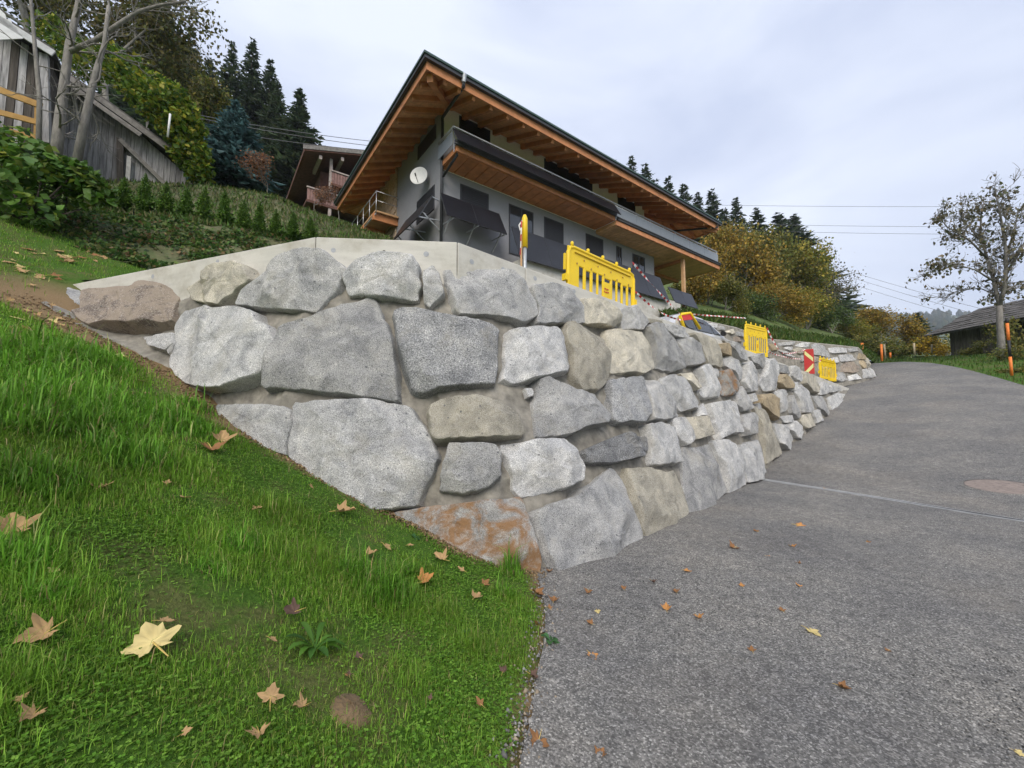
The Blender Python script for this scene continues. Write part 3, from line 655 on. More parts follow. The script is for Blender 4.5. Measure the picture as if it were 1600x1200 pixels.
r2 = [(-150, 302, 10.2), (0, 316, 10.6), (130, 325, 11.2), (300, 346, 12.2), (420, 370, 13.0), (560, 382, 14.3), (640, 390, 15.2)]
r3 = [(-150, 270, 15), (0, 276, 15.2), (150, 284, 15.4), (320, 291, 15.8), (430, 308, 16.8), (510, 342, 17.6), (640, 385, 17.8)]
bank, BV = loft('bank', [r0, r1, r2, r3], M_bank, 90, 10, .16, 1.1, 2., 'steep ivy covered earth bank behind the lawn')
h0 = [(-150, 272, 14.8), (0, 278, 15.0), (150, 286, 15.2), (320, 292.5, 15.6), (430, 309.5, 16.6), (510, 344, 17.4), (575, 372, 18.2)]
h1 = [(-150, 255, 26), (0, 262, 26), (150, 270, 26.5), (320, 284, 27), (430, 318, 28), (500, 336, 28.5), (570, 356, 30)]
h2 = [(-400, 235, 60), (0, 258, 60), (150, 268, 60), (320, 282, 60), (430, 316, 60), (640, 345, 60), (900, 430, 70)]
h3 = [(-600, 220, 140), (0, 245, 140), (150, 258, 140), (320, 275, 140), (430, 312, 140), (640, 342, 140), (900, 425, 140)]
hill, HV = loft('hillside', [h0, h1, h2, h3], M_hillgrass, 80, 12, .2, .5, 5., 'grassy hillside rising behind the house')
q0 = [(1080, 530, 15.2), (1098, 504, 15.9), (1150, 514, 17.6), (1200, 532, 19.4), (1245, 536, 20.4), (1341, 546, 22.4), (1354, 560, 24.5), (1366, 566, 31), (1420, 563, 40)]
q1 = [(1020, 480, 24), (1080, 488, 24.5), (1150, 497, 26), (1200, 512, 28), (1250, 522, 30), (1320, 532, 33), (1340, 540, 37), (1372, 551, 42), (1430, 556, 50)]
q2 = [(860, 410, 70), (960, 420, 70), (1100, 430, 70), (1200, 455, 75), (1280, 490, 80), (1330, 515, 85), (1360, 530, 90), (1400, 545, 95), (1480, 556, 100)]
q3 = [(800, 380, 160), (960, 390, 160), (1100, 400, 160), (1200, 440, 170), (1280, 480, 180), (1330, 510, 190), (1360, 535, 200), (1400, 556, 200), (1480, 570, 200)]
hillr, HRV = loft('hillside', [q0, q1, q2, q3], M_hillgrass, 80, 12, .12, .5, 9., 'grass strip and wooded slope right of the house')
# far hills across the valley
M_hills = mat('far_hills', (.07, .1, .045), .95, .55, .012, 0, 1, dirt=((.025, .04, .03), .02, .9))
hl0 = [(1100, 560, 420), (1300, 560, 420), (1400, 560, 420), (1500, 560, 420), (1700, 560, 420), (2000, 560, 420)]
hl1 = [(1100, 500, 700), (1300, 490, 700), (1350, 500, 700), (1430, 512, 700), (1500, 510, 700), (1700, 500, 700), (2000, 500, 700)]
hl2 = [(1100, 470, 1100), (1300, 476, 1100), (1350, 489, 1100), (1430, 499, 1100), (1480, 494, 1100), (1530, 493, 1100), (1700, 470, 1100), (2000, 470, 1100)]
hl3 = [(1100, 520, 1500), (1300, 520, 1500), (1430, 520, 1500), (1700, 520, 1500), (2000, 520, 1500)]
fh, FHV = loft('far_hills', [hl0, hl1, hl2, hl3], M_hills, 120, 14, 9, .006, 3., 'hazy wooded hills on the horizon')
# ================================================================== MAIN HOUSE
FR = Frame(P(688, 300, 15.5))
house = thing('alpine_house', 'large modern grey house with wide timber hip roof and balcony solar panels', 'house', tuple(FR.p(0, 0, 5.2)))
def hb(name, mt, *b, par=house, bev=0):
    m = MB(); FR.box(m, *b); return kid(m.build(name, mt, bev=bev), par)
LW, DW = 14.5, 7.5
hb('basement', M_conc, .02, 16.6, .02, 7.4, 3.2, 8.2)
hb('wall', M_grey, 0, LW, 0, DW, 8.2, 11.35)
hb('wall', M_white, .03, 13.6, 0, 2.6, 11.35, 14.4)
hb('wall', M_grey, 0, .028, -.004, 4.7, 11.352, 14.6)
hb('wall', M_white, .03, 10.5, 2.61, DW, 11.35, 14.6)
hb('wall', M_larch, 10.52, 16.4, 3.6, 3.75, 11.36, 14.6)
M_clad = mat('split_stone', (.42, .32, .22), .9, .35, 8, .8, 12)
cl_ = MB(); rs = random.Random(4); z = 9.2
while z < 14.4:                                   # stone cladding in courses
    h = rs.uniform(.14, .24); t = 4.71
    while t < 7.5:
        w = min(rs.uniform(.25, .6), 7.5-t); FR.box(cl_, -.02-rs.uniform(.02, .06), .02, t, t+w-.015, z, z+h-.015); t += w
    z += h
kid(cl_.build('stone_cladding', M_clad), house)
hb('stone_pilaster', M_zinc, -.02, .0, 7.5, 7.6, 9.2, 14.2)
def window(s0, s1, z0, z1, kind, face='f'):
    if face == 'f': bx = lambda m, a, b, c, d, e, f: FR.box(m, a, b, c, d, e, f)
    else: bx = lambda m, a, b, c, d, e, f: FR.box(m, c, d, a, b, e, f)
    fm = MB(); w = .06
    bx(fm, s0, s1, -.03, .05, z0, z0+w); bx(fm, s0, s1, -.03, .05, z1-w, z1); bx(fm, s0, s0+w, -.03, .05, z0+w, z1-w); bx(fm, s1-w, s1, -.03, .05, z0+w, z1-w)
    if kind == 'glass': bx(fm, (s0+s1)/2-.04, (s0+s1)/2+.04, -.028, .05, z0+w, z1-w)
    f = kid(fm.build('window', M_anth), house)
    if kind == 'glass':
        for a, b in ((s0+w, (s0+s1)/2-.04), ((s0+s1)/2+.04, s1-w)):
            m = MB(); bx(m, a, b, -.012, .0, z0+w, z1-w); o = m.build('pane', M_glass); o.parent = f
    else:
        z = z0+w; m = MB()
        while z < z1-w-.02:
            bx(m, s0+w, s1-w, -.022, -.004, z, min(z+.075, z1-w)); z += .085
        o = m.build('blind', M_shut); o.parent = f
        m = MB(); bx(m, s0+w, s1-w, -.003, .0, z0+w, z1-w); o = m.build('pane', M_glass); o.parent = f
for a in [(.82, 2.36, 11.9, 13.97, 'b'), (5.53, 8.96, 11.9, 13.97, 'b'), (11.1, 12.7, 11.5, 13.97, 'b'), (.9, 2.3, 9.5, 11.05, 'b'), (3.4, 4.82, 8.7, 11.0, 'glass'), (5.5, 6.78, 9.6, 11.03, 'b'),
          (8.41, 9.77, 9.6, 11.0, 'b'), (10.9, 11.35, 9.6, 10.95, 'glass'), (12.35, 13.53, 8.7, 10.87, 'glass')]: window(*a)
window(.45, 2.25, 12.88, 13.5, 'b', 'l'); window(.5, 2.25, 9.9, 10.93, 'b', 'l'); window(4.95, 5.9, 8.6, 10.7, 'b', 'l')
# hip roof
E0, E1, T0, T1, ZE, KK = -1.68, 18.15, -2.25, 9.5, 13.12, .42
zs = lambda s, t: ZE+KK*min(s-E0, t-T0, T1-t, E1-s)
hw = (T1-T0)/2
def roofshape(dz, grow=0):
    a, b, c, d = E0-grow, E1+grow, T0-grow, T1+grow; zr = ZE+KK*(hw+grow*0)+dz
    return [FR.p(a, c, ZE+dz), FR.p(b, c, ZE+dz), FR.p(b, d, ZE+dz), FR.p(a, d, ZE+dz), FR.p(E0+hw, T0+hw, zr), FR.p(E1-hw, T0+hw, zr)]
RFc = [[0, 1, 5, 4], [1, 2, 5], [2, 3, 4, 5], [3, 0, 4]]
roof = kid(obj('roof', npmesh('roof', roofshape(.38, .06), RFc, M_green)), house)
so_ = obj('soffit', npmesh('soffit', roofshape(.0), [f[::-1] for f in RFc], M_soff)); so_.parent = roof
def eave(name, mt, o, w, z0, z1):
    m = MB(); a, b, c, d = E0-o, E1+o, T0-o, T1+o
    for q in ((a, b, c, c+w), (a, b, d-w, d), (a, a+w, c+w, d-w), (b-w, b, c+w, d-w)): FR.box(m, *q, z0, z1)
    x = m.build(name, mt); x.parent = roof; return x
eave('fascia_board', M_larch, 0, .05, ZE-.06, ZE+.26); eave('gutter', M_anth, .13, .125, ZE+.22, ZE+.34); eave('metal_edge', M_green, .17, .16, ZE+.342, ZE+.42)
def rafter(p, q, w=.13, h=.2, par=roof, mt=M_larch):
    m = MB().bar(p, q, w, h); o = m.build('rafter', mt); o.parent = par
s = E0+1.9
while s < E1-1.2:
    t_in = min(.1, T0+(s-E0)); t_in = min(t_in, T0+(E1-s))
    if t_in > T0+.5: rafter(FR.p(s, T0+.1, ZE+KK*.1-.1), FR.p(s, t_in, zs(s, t_in)-.1))
    s += .78
for sx in (E0+.75, E0+1.3, E1-.75): rafter(FR.p(sx, T0+.1, ZE+KK*.1-.1), FR.p(sx, T0+min(sx-E0, E1-sx)-.05, ZE+KK*min(sx-E0, E1-sx)-.1))
t = T0+.75
while t < T1-.6:
    k = min(1.75, t-T0, T1-t); rafter(FR.p(E0+.1, t, ZE+KK*.1-.1), FR.p(E0+k, t, ZE+KK*k-.1)); rafter(FR.p(E1-.1, t, ZE+KK*.1-.1), FR.p(E1-k, t, ZE+KK*k-.1)); t += .72
rafter(FR.p(E0+.2, T0+.2, ZE-.12), FR.p(0, T0-E0, ZE+KK*(-E0)-.12), .2, .26); rafter(FR.p(E1-.1, T0+.1, ZE-.08), FR.p(E1-3.4, T0+3.4, ZE+KK*3.4-.1), .2, .26)
rafter(FR.p(E0+.2, T1-.2, ZE-.12), FR.p(.3, T1-2, ZE+KK*2-.12), .2, .26)
# downpipes
def pipe(pts, r=.055, name='downpipe', mt=M_anth): kid(MB().tube(pts, r, 10).build(name, mt, smooth=True), house)
gq = FR.front(724, 134, T0-.06)
pipe([FR.p(gq[0], T0-.08, ZE+.25), FR.p(gq[0], T0-.08, ZE-.02), FR.p(.0, -.1, 13.45), FR.p(0, -.12, 13.2), FR.p(0, -.12, 7.5)], .06)
kid(MB().tube([FR.p(gq[0], T0-.08, ZE+.4), FR.p(gq[0], T0-.08, ZE+.12)], [.12, .07], 10).build('rain_hopper', M_zinc), house)
pipe([FR.p(.05, -1.2, 11.7), FR.p(.1, -1.15, 11.35), FR.p(.02, -.2, 10.95)], .05)
gq2 = FR.front(1113, 347, T0-.06)
pipe([FR.p(E1-.3, T0-.08, ZE+.25), FR.p(E1-.3, T0-.08, ZE), FR.p(15.2, .2, 13.0)], .06)
# balcony
slab = hb('balcony', M_larch, .05, 9.2, -1.25, -.005, 11.42, 11.62)
slab2 = hb('balcony', M_larch2, 9.21, 19.9, -1.3, -.005, 11.2, 11.4)
hb('balcony', M_larch2, 14.6, 19.9, 0.0, 5., 11.2, 11.4)
x = .12
while x < 9.1:                                    # soffit boards under the balcony
    m = MB(); FR.box(m, x, min(x+.44, 9.18), -1.22, -.006, 11.38, 11.418); o = m.build('soffit_board', M_larch); o.parent = slab; x += .475
x = 9.3
while x < 19.8:
    m = MB(); FR.box(m, x, x+.2, -1.27, -.006, 11.165, 11.198); o = m.build('soffit_board', M_larch2); o.parent = slab2; x += .225
m = MB(); FR.box(m, 0, 9.2, -1.31, -1.252, 11.4, 11.63); FR.box(m, 0, .048, -1.25, 0, 11.4, 11.63); o = m.build('fascia_board', M_larch); o.parent = slab
m = MB(); FR.box(m, 9.22, 19.95, -1.36, -1.302, 11.17, 11.42); FR.box(m, 19.902, 19.95, -1.3, 5, 11.17, 11.42); o = m.build('fascia_board', M_larch); o.parent = slab2
for (a, b, tt, z) in ((-.1, 9.25, -1.34, 11.66), (-.1, 9.25, -1.36, 11.74), (9.25, 20., -1.39, 11.46), (9.25, 20., -1.41, 11.56)):
    kid(MB().tube([FR.p(a, tt, z), FR.p(b, tt, z)], .05, 8).build('balcony_gutter', M_anth, smooth=True), house)
rail = MB(); rail.tube([FR.p(-.1, .0, 12.38), FR.p(-.1, -1.2, 12.38), FR.p(20, -1.2, 12.42), FR.p(20, 4.5, 12.42)], .042, 8)
rail.tube([FR.p(9.2, -1.2, 12.28), FR.p(20, -1.2, 12.28)], .03, 6); rail.tube([FR.p(-.1, 0, 12.22), FR.p(-.1, -1.2, 12.22)], .015, 6); rail.tube([FR.p(-.1, 0, 12.3), FR.p(-.1, -1.2, 12.3)], .015, 6)
kid(rail.build('handrail', M_steel, smooth=True), house)
for k in range(17): kid(MB().tube([FR.p(-.05+k*1.25, -1.2, 11.4), FR.p(-.05+k*1.25, -1.2, 12.4)], .02, 6).build('rail_post', M_steel), house)
m = MB(); FR.box(m, -.13, -.11, -1.2, -.02, 11.66, 12.18); kid(m.build('side_panel', M_panel), house)
for k in range(6):
    a = 9.28+k*1.785; m = MB(); FR.box(m, a, a+1.775, -1.26, -1.235, 11.58, 12.22); kid(m.build('balcony_panel', M_panel), house)
def pv(a0, a1, tt, zt, tb, zb, par=house, name='solar_panel', frame=True):
    p = [FR.p(a0, tt, zt), FR.p(a1, tt, zt), FR.p(a1, tb, zb), FR.p(a0, tb, zb)]; e = np.cross(p[1]-p[0], p[2]-p[1]); e /= np.linalg.norm(e)
    if e@(-BX) < 0: e = -e
    m = MB().hexa([q-e*.035 for q in p[::-1]]+[q for q in p[::-1]]); o = kid(m.build(name, M_anth), par)
    c = sum(p)/4; g = [c+(q-c)*A3([1, 1, 1])*.985+e*.003 for q in p]; gl = MB().add(g, [[3, 2, 1, 0]]).build('glass', M_pv); gl.parent = o; return o
for k in range(5): pv(-.15+k*1.88, -.15+k*1.88+1.865, -1.26, 12.27, -1.66, 11.6)
for k in range(2): pv(-.2+k*1.4, -.2+k*1.4+1.39, -.4, 10.12, -.98, 9.0)
for k in range(6): pv(2.62+k*1.755, 2.62+k*1.755+1.74, -1.25, 9.25, -1.82, 7.75)
for k in range(2): pv(14.0+k*1.28, 14.0+k*1.28+1.27, -1.2, 8.9, -1.62, 7.9)
# side array on the left wall
def pvl(b0, b1, so, zt, sb, zb):
    p = [FR.p(so, b0, zt), FR.p(so, b1, zt), FR.p(sb, b1, zb), FR.p(sb, b0, zb)]; e = np.cross(p[1]-p[0], p[2]-p[1]); e /= np.linalg.norm(e)
    if e@(-AX) < 0: e = -e
    m = MB().hexa([q-e*.035 for q in p[::-1]]+p[::-1]); o = kid(m.build('solar_panel', M_anth), house)
    c = sum(p)/4; g = [c+(q-c)*.985+e*.003 for q in p]; gl = MB().add(g, [[3, 2, 1, 0]]).build('glass', M_pv); gl.parent = o
pvl(-.05, 1.3, -.35, 10.15, -.95, 9.05); pvl(1.32, 2.7, -.35, 10.15, -.95, 9.05)
def strut(p, q): kid(MB().bar(FR.p(*p), FR.p(*q), .04, .04).build('panel_strut', M_zinc), house)
for t_ in (0.0, 1.3, 2.6): strut((-.02, t_, 9.2), (-.9, t_, 9.1)); strut((-.02, t_, 10.0), (-.36, t_, 10.08)); strut((-.02, t_, 8.8), (-.7, t_, 9.3))
for s_ in (.1, 1.2, 2.5): strut((s_, -.02, 9.05), (s_, -.95, 8.98)); strut((s_, -.02, 10.0), (s_, -.4, 10.06)); strut((s_, -.02, 8.5), (s_, -.75, 9.2))
hb('concrete_terrace', M_conc, 3.0, 14.6, -1.6, -.01, 4.2, 7.95, bev=.01)
hb('concrete_terrace', M_conc, 14.62, 17.0, -1.4, .5, 6.9, 7.7, bev=.01)
pt = FR.front(1070, 430, -1.1); hb('timber_post', M_larch2, 16.1, 16.28, -1.0, -.82, 7.7, 11.2); hb('timber_beam', M_larch, 14.52, 19.8, 1.5, 1.68, 10.98, 11.17)
hb('timber_beam', M_larch, 16.1, 16.28, -.8, 1.48, 10.97, 11.16)
# rear balcony on the left
rb = hb('rear_balcony', M_larch2, -1.15, -.03, 4.4, 9.4, 11.05, 11.13)
for t_ in (4.55, 6.2, 7.8): hb('deck_beam', M_larch, -1.2, .0, t_, t_+.2, 10.72, 11.045)
rr2 = MB(); rr2.tube([FR.p(-.06, 4.4, 12.05), FR.p(-1.12, 4.4, 12.05), FR.p(-1.12, 9.4, 12.05)], .022, 8); rr2.tube([FR.p(-.06, 4.4, 11.6), FR.p(-1.12, 4.4, 11.6), FR.p(-1.12, 9.4, 11.6)], .014, 6)
for k in range(6): rr2.tube([FR.p(-1.12, 4.4+k, 10.95), FR.p(-1.12, 4.4+k, 12.05)], .02, 6)
rr2.tube([FR.p(-1.12, 4.4, 10.95), FR.p(-1.12, 9.4, 10.95)], .03, 6); kid(rr2.build('handrail', M_steel, smooth=True), house)
# satellite dish
dc = RPL(654, 274, FR.p(-.45, 0, 0), AX); dish = thing('satellite_dish', 'round white satellite dish on the grey side wall', 'satellite dish', tuple(dc))
dn_ = A3([-.15, -1.0, .12]); dn_ /= np.linalg.norm(dn_); d1_ = np.cross(ZX, dn_); d1_ /= np.linalg.norm(d1_); d2_ = np.cross(dn_, d1_)
V = []; F = []; N = 28
for j, (r, h) in enumerate(((0, -.07), (.14, -.06), (.26, -.04), (.37, 0), (.38, -.01), (.26, -.055), (0, -.085))):
    for i in range(N):
        a = 2*math.pi*i/N; V.append(dc+r*(math.cos(a)*d1_+math.sin(a)*d2_*1.08)+dn_*h)
for j in range(6):
    for i in range(N): F.append([j*N+i, j*N+(i+1) % N, (j+1)*N+(i+1) % N, (j+1)*N+i])
kid(obj('reflector', npmesh('reflector', V, F, M_wht, smooth=True)), dish)
kid(MB().tube([dc-d2_*.33, dc-d2_*.22+dn_*.3], .014, 6).tube([dc-d2_*.24+dn_*.26, dc-d2_*.17+dn_*.36], .03, 8).build('feed_arm', M_anth), dish)
kid(MB().tube([dc-dn_*.07, dc-dn_*.2, dc-dn_*.2+AX*.35-ZX*.1], .025, 8).build('bracket', M_zinc), dish)
# ================================================================== OLD CHALET BEHIND
CF = Frame(P(500, 300, 30)); CO = thing('old_chalet', 'old dark brown timber chalet with balcony left of the main house', 'house', tuple(CF.p(0, 0, 15)))
def cb(name, mt, *b, par=CO):
    m = MB(); CF.box(m, *b); return kid(m.build(name, mt), par)
cb('wall', M_brown, 0, 11, 0, 10, 13.5, 20.3)
ec = RPL(476, 229, CF.p(0, -2.3, 0), BX)-CF.O; cs, cz = float(ec@AX), float(ec[2]); ck = .30
ridge = cs+7.4
croof = MB()
for t0_, t1_ in ((-2.3, 11),):
    for z in (0,):
        croof.hexa([CF.p(cs, t0_, cz-.28), CF.p(ridge, t0_, cz-.28+ck*7.4), CF.p(ridge, t1_, cz-.28+ck*7.4), CF.p(cs, t1_, cz-.28), CF.p(cs, t0_, cz), CF.p(ridge, t0_, cz+ck*7.4), CF.p(ridge, t1_, cz+ck*7.4), CF.p(cs, t1_, cz)])
        croof.hexa([CF.p(ridge, t0_, cz-.28+ck*7.4), CF.p(ridge+7.4, t0_, cz-.28), CF.p(ridge+7.4, t1_, cz-.28), CF.p(ridge, t1_, cz-.28+ck*7.4), CF.p(ridge, t0_, cz+ck*7.4), CF.p(ridge+7.4, t0_, cz), CF.p(ridge+7.4, t1_, cz), CF.p(ridge, t1_, cz+ck*7.4)])
cr_ = kid(croof.build('roof', M_brown), CO)
m = MB().hexa([CF.p(cs-.1, -2.36, cz-.2), CF.p(ridge, -2.36, cz-.2+ck*7.5), CF.p(ridge, -2.31, cz-.2+ck*7.5), CF.p(cs-.1, -2.31, cz-.2), CF.p(cs-.1, -2.36, cz+.1), CF.p(ridge, -2.36, cz+.1+ck*7.5), CF.p(ridge, -2.31, cz+.1+ck*7.5), CF.p(cs-.1, -2.31, cz+.1)])
o = m.build('bargeboard', M_beam); o.parent = cr_
for k in (0.6, 2.1, 4.7, 7.3):
    o = MB().bar(CF.p(cs+k+.5, -2.1, cz-.42+ck*k), CF.p(cs+k+.5, 0.3, cz-.42+ck*k), .2, .28).build('purlin', M_cpost); o.parent = cr_
for (bz, e0, e1) in ((16.75, -1.2, 9.5), (18.55, .4, 9.0)):
    bl = cb('balcony', M_brown, e0, e1, -1.7, -.01, bz, bz+.18)
    o = MB().bar(CF.p(e0, -1.7, bz+1.1), CF.p(e1, -1.7, bz+1.1), .12, .1).build('handrail', M_cpost); o.parent = bl
    x = e0+.05
    while x < e1-.1:
        m = MB(); CF.box(m, x, x+.17, -1.69, -1.65, bz+.19, bz+1.02); o = m.build('board', M_pink); o.parent = bl; x += .2
for s_ in (.3, 3.4, 6.6): cb('post', M_cpost, s_, s_+.2, -1.64, -1.44, 14.5, cz+.2)
cb('window', M_glass, 2.0, 3.0, -.04, -.01, 16.4, 17.6); cb('window', M_glass, 5.0, 6.0, -.04, -.01, 16.4, 17.6)
# ================================================================== WEATHERED BARN, LEFT
BP = P(166, 275, 15.5); BFm = Frame(BP)
barn = thing('wooden_barn', 'grey weathered plank barn under climbing vine at upper left', 'barn', tuple(BP))
def bf(px, py, t=0): return BFm.front(px, py, t)
top_line = [bf(*q) for q in [(40, 92), (104, 138), (221, 212), (291, 273.5)]]; bot_line = [bf(*q) for q in [(40, 240), (166, 280), (283, 318), (291, 320)]]
tl = A3(top_line); bl_ = A3(bot_line); s = tl[0, 0]; e = bf(290, 290)[0]
rs = random.Random(9)
while s < e:                                        # one board at a time
    w = rs.uniform(.13, .21); a, b = s+.006, min(s+w, e)-.006; o_ = rs.uniform(0, .025)
    zt0, zt1 = np.interp([a, b], tl[:, 0], tl[:, 1]); zb0, zb1 = np.interp([a, b], bl_[:, 0], bl_[:, 1]); zb0 -= rs.uniform(0, .12); zb1 = zb0
    m = MB().hexa([BFm.p(a, -o_-.03, zb0), BFm.p(b, -o_-.03, zb1), BFm.p(b, 0, zb1), BFm.p(a, 0, zb0), BFm.p(a, -o_-.03, zt0), BFm.p(b, -o_-.03, zt1), BFm.p(b, 0, zt1), BFm.p(a, 0, zt0)])
    kid(m.build('plank', M_old), barn); s += w
core = MB(); V0 = [BFm.p(a, .03, z) for a, z in [tuple(bl_[0]), (e-.05, bl_[2, 1]), (e-.05, tl[3, 1]-.1), tuple(tl[2]-A3([0, .1])), tuple(tl[0]-A3([0, .1]))]]
V1 = [p+BX*6 for p in V0]; core.add(V0+V1, [[0, 1, 2, 3, 4], [9, 8, 7, 6, 5]]+[[i, 5+i, 5+(i+1) % 5, (i+1) % 5] for i in range(5)]); kid(core.build('barn_core', M_oldd), barn)
rl = [bf(q[0], q[1], -.7) for q in [(30, 60), (104, 112), (221, 196), (270, 232)]]
rm = MB()
for i in range(3):
    (a, z0), (b, z1) = rl[i], rl[i+1]
    if i == 0: pass
    rm.hexa([BFm.p(a, -.7, z0-.06), BFm.p(b, -.7, z1-.06), BFm.p(b, 7, z1-.06), BFm.p(a, 7, z0-.06), BFm.p(a, -.7, z0+.04), BFm.p(b, -.7, z1+.04), BFm.p(b, 7, z1+.04), BFm.p(a, 7, z0+.04)])
brf = kid(rm.build('roof', M_shing), barn)
for i in range(3):
    (a, z0), (b, z1) = rl[i], rl[i+1]
    for dz_, w in ((-.16, .2), (-.42, .17)):
        if dz_ < -.3 and i == 2: continue
        o = MB().bar(BFm.p(a, -.72-dz_*.0, z0+dz_), BFm.p(b, -.72, z1+dz_), .05, w).build('bargeboard', M_beam); o.parent = brf
a, b = bf(187, 218, -.25), bf(282, 312, -.25); kid(MB().bar(BFm.p(a[0], -.25, a[1]), BFm.p(b[0], -.25, b[1]), .12, .16).build('diagonal_beam', M_beam), barn)
a, b = bf(202, 245, -.2), bf(198, 302, -.2); kid(MB().bar(BFm.p(a[0], -.2, a[1]), BFm.p(b[0], -.2, b[1]), .1, .13).build('pale_post', mat('pale_post', (.5, .48, .45), .9, .2, 6)), barn)
a, b = bf(188, 218, -.18), bf(188, 290, -.18); kid(MB().bar(BFm.p(a[0], -.18, a[1]), BFm.p(b[0], -.18, b[1]), .2, .2).build('post', M_oldd), barn)
# farmhouse gable with carved bargeboard and ochre timber railing at the left edge
GP = P(60, 200, 13.0); GF = Frame(GP); gb = thing('farm_building', 'dark plank farm building with white carved gable board at upper left edge', 'building', tuple(GF.p(0, 0, GP[2]-2)))
s = GF.front(-120, 150, 0)[0]; e = GF.front(80, 150, 0)[0]; rs = random.Random(3)
tg = A3([GF.front(-120, -20, 0), GF.front(80, 92, 0)]); zb = GF.front(40, 232, 0)[1]
while s < e:
    w = rs.uniform(.14, .2); a, b = s+.008, min(s+w, e)-.008; zt0, zt1 = np.interp([a, b], tg[:, 0], tg[:, 1]); o_ = rs.uniform(0, .03)
    kid(MB().hexa([GF.p(a, -.03-o_, zb), GF.p(b, -.03-o_, zb), GF.p(b, 0, zb), GF.p(a, 0, zb), GF.p(a, -.03-o_, zt0), GF.p(b, -.03-o_, zt1), GF.p(b, 0, zt1), GF.p(a, 0, zt0)]).build('plank', M_oldd if rs.random() < .75 else M_old), gb); s += w
m = MB(); V0 = [GF.p(tg[0, 0], .05, zb), GF.p(e-.1, .05, zb), GF.p(e-.1, .05, tg[1, 1]-.1), GF.p(tg[0, 0], .05, tg[0, 1]-.1)]; m.hexa([V0[0], V0[1], V0[1]+BX*2, V0[0]+BX*2, V0[3], V0[2], V0[2]+BX*2, V0[3]+BX*2]); kid(m.build('core', M_oldd), gb)
g0, g1 = GF.front(-120, -45, -.5), GF.front(84, 84, -.5)
kid(MB().bar(GF.p(g0[0], -.5, g0[1]), GF.p(g1[0], -.5, g1[1]), .06, .22).build('bargeboard', mat('white_wood', (.55, .55, .55), .85, .15, 6)), gb)
kid(MB().hexa([GF.p(g0[0], -.5, g0[1]+.12), GF.p(g1[0], -.5, g1[1]+.12), GF.p(g1[0], 2.5, g1[1]+.12), GF.p(g0[0], 2.5, g0[1]+.12), GF.p(g0[0], -.5, g0[1]+.2), GF.p(g1[0], -.5, g1[1]+.2), GF.p(g1[0], 2.5, g1[1]+.2), GF.p(g0[0], 2.5, g0[1]+.2)]).build('roof', M_shing), gb)
cv = MB()                                            # scalloped white board above the edge
pts = [GF.front(*q, -.53) for q in [(-6, 62), (36, 60), (34, 54), (28, 50), (26, 42), (20, 40), (17, 30), (10, 30), (8, 22), (4, 18), (-6, 10)]]
n = len(pts); cv.add([GF.p(a, -.53, z) for a, z in pts]+[GF.p(a, -.50, z) for a, z in pts], [list(range(n)), list(range(n, 2*n))[::-1]]+[[i, n+i, n+(i+1) % n, (i+1) % n] for i in range(n)])
kid(cv.build('carved_board', mat('white_wood2', (.7, .7, .7), .8, .1, 6)), gb)
a, b = GF.front(70, 88, -.1), GF.front(72, 225, -.1); kid(MB().bar(GF.p(a[0], -.1, a[1]), GF.p(b[0], -.1, b[1]), .3, .2).build('corner_post', M_old), gb)
yr = thing('timber_railing', 'ochre timber railing in front of the dark planks at left edge', 'railing', tuple(P(40, 210, 12)))
for (p0, p1, w) in (((-60, 118), (66, 166), .2), ((-60, 160), (62, 192), .17), ((-60, 190), (60, 215), .15)):
    q0_, q1_ = GF.front(*p0, -.9), GF.front(*p1, -.9); kid(MB().bar(GF.p(q0_[0], -.9, q0_[1]), GF.p(q1_[0], -.9, q1_[1]), .06, w).build('rail', M_ochre), yr)
q0_, q1_ = GF.front(60, 160, -.82), GF.front(57, 235, -.82); kid(MB().bar(GF.p(q0_[0], -.82, q0_[1]), GF.p(q1_[0], -.82, q1_[1]), .16, .12).build('post', M_ochre), yr)
# ================================================================== BARN, RIGHT
Y0 = 33.; e0 = P(1454, 524, Y0); bx_ = e0[0]; ez = e0[2]; w0 = P(1481, 556, Y0-.6); wx = max(bx_+1.0, w0[0]); yr0 = P(1520, 484, Y0); 
shed = thing('wooden_barn', 'dark low barn with shingle roof beside the right tree', 'barn', (wx, Y0-.6, w0[2]))
rz = yr0[2]; rx = yr0[0]+.4; YN = 9.0
sk = (rz-ez)/(rx-bx_)
rr_ = kid(MB().hexa([(bx_, YN, ez-.1), (rx, YN, rz-.1), (rx, Y0, rz-.1), (bx_, Y0, ez-.1), (bx_, YN, ez-.03), (rx, YN, rz-.03), (rx, Y0, rz-.03), (bx_, Y0, ez-.03)]).hexa([(rx, YN, rz-.1), (rx+4, YN, rz-.1-4*sk), (rx+4, Y0, rz-.1-4*sk), (rx, Y0, rz-.1), (rx, YN, rz-.03), (rx+4, YN, rz-.03-4*sk), (rx+4, Y0, rz-.03-4*sk), (rx, Y0, rz-.03)]).build('roof', M_shing), shed)
rs = random.Random(5); nrow = 9; sh_m = []
for v in range(4):
    L_, w_ = .62, .4+.08*v; sh_m.append(npmesh('shingle', [(0, 0, 0), (L_, 0, 0), (L_, w_, 0), (0, w_, 0), (0, 0, .05), (L_, 0, .015), (L_, w_, .015), (0, w_, .05)], [[3, 2, 1, 0], [4, 5, 6, 7], [0, 1, 5, 4], [1, 2, 6, 5], [2, 3, 7, 6], [3, 0, 4, 7]], M_shing))
Lr = math.hypot(rx-bx_, rz-ez); cnt = 0; rest = MB()
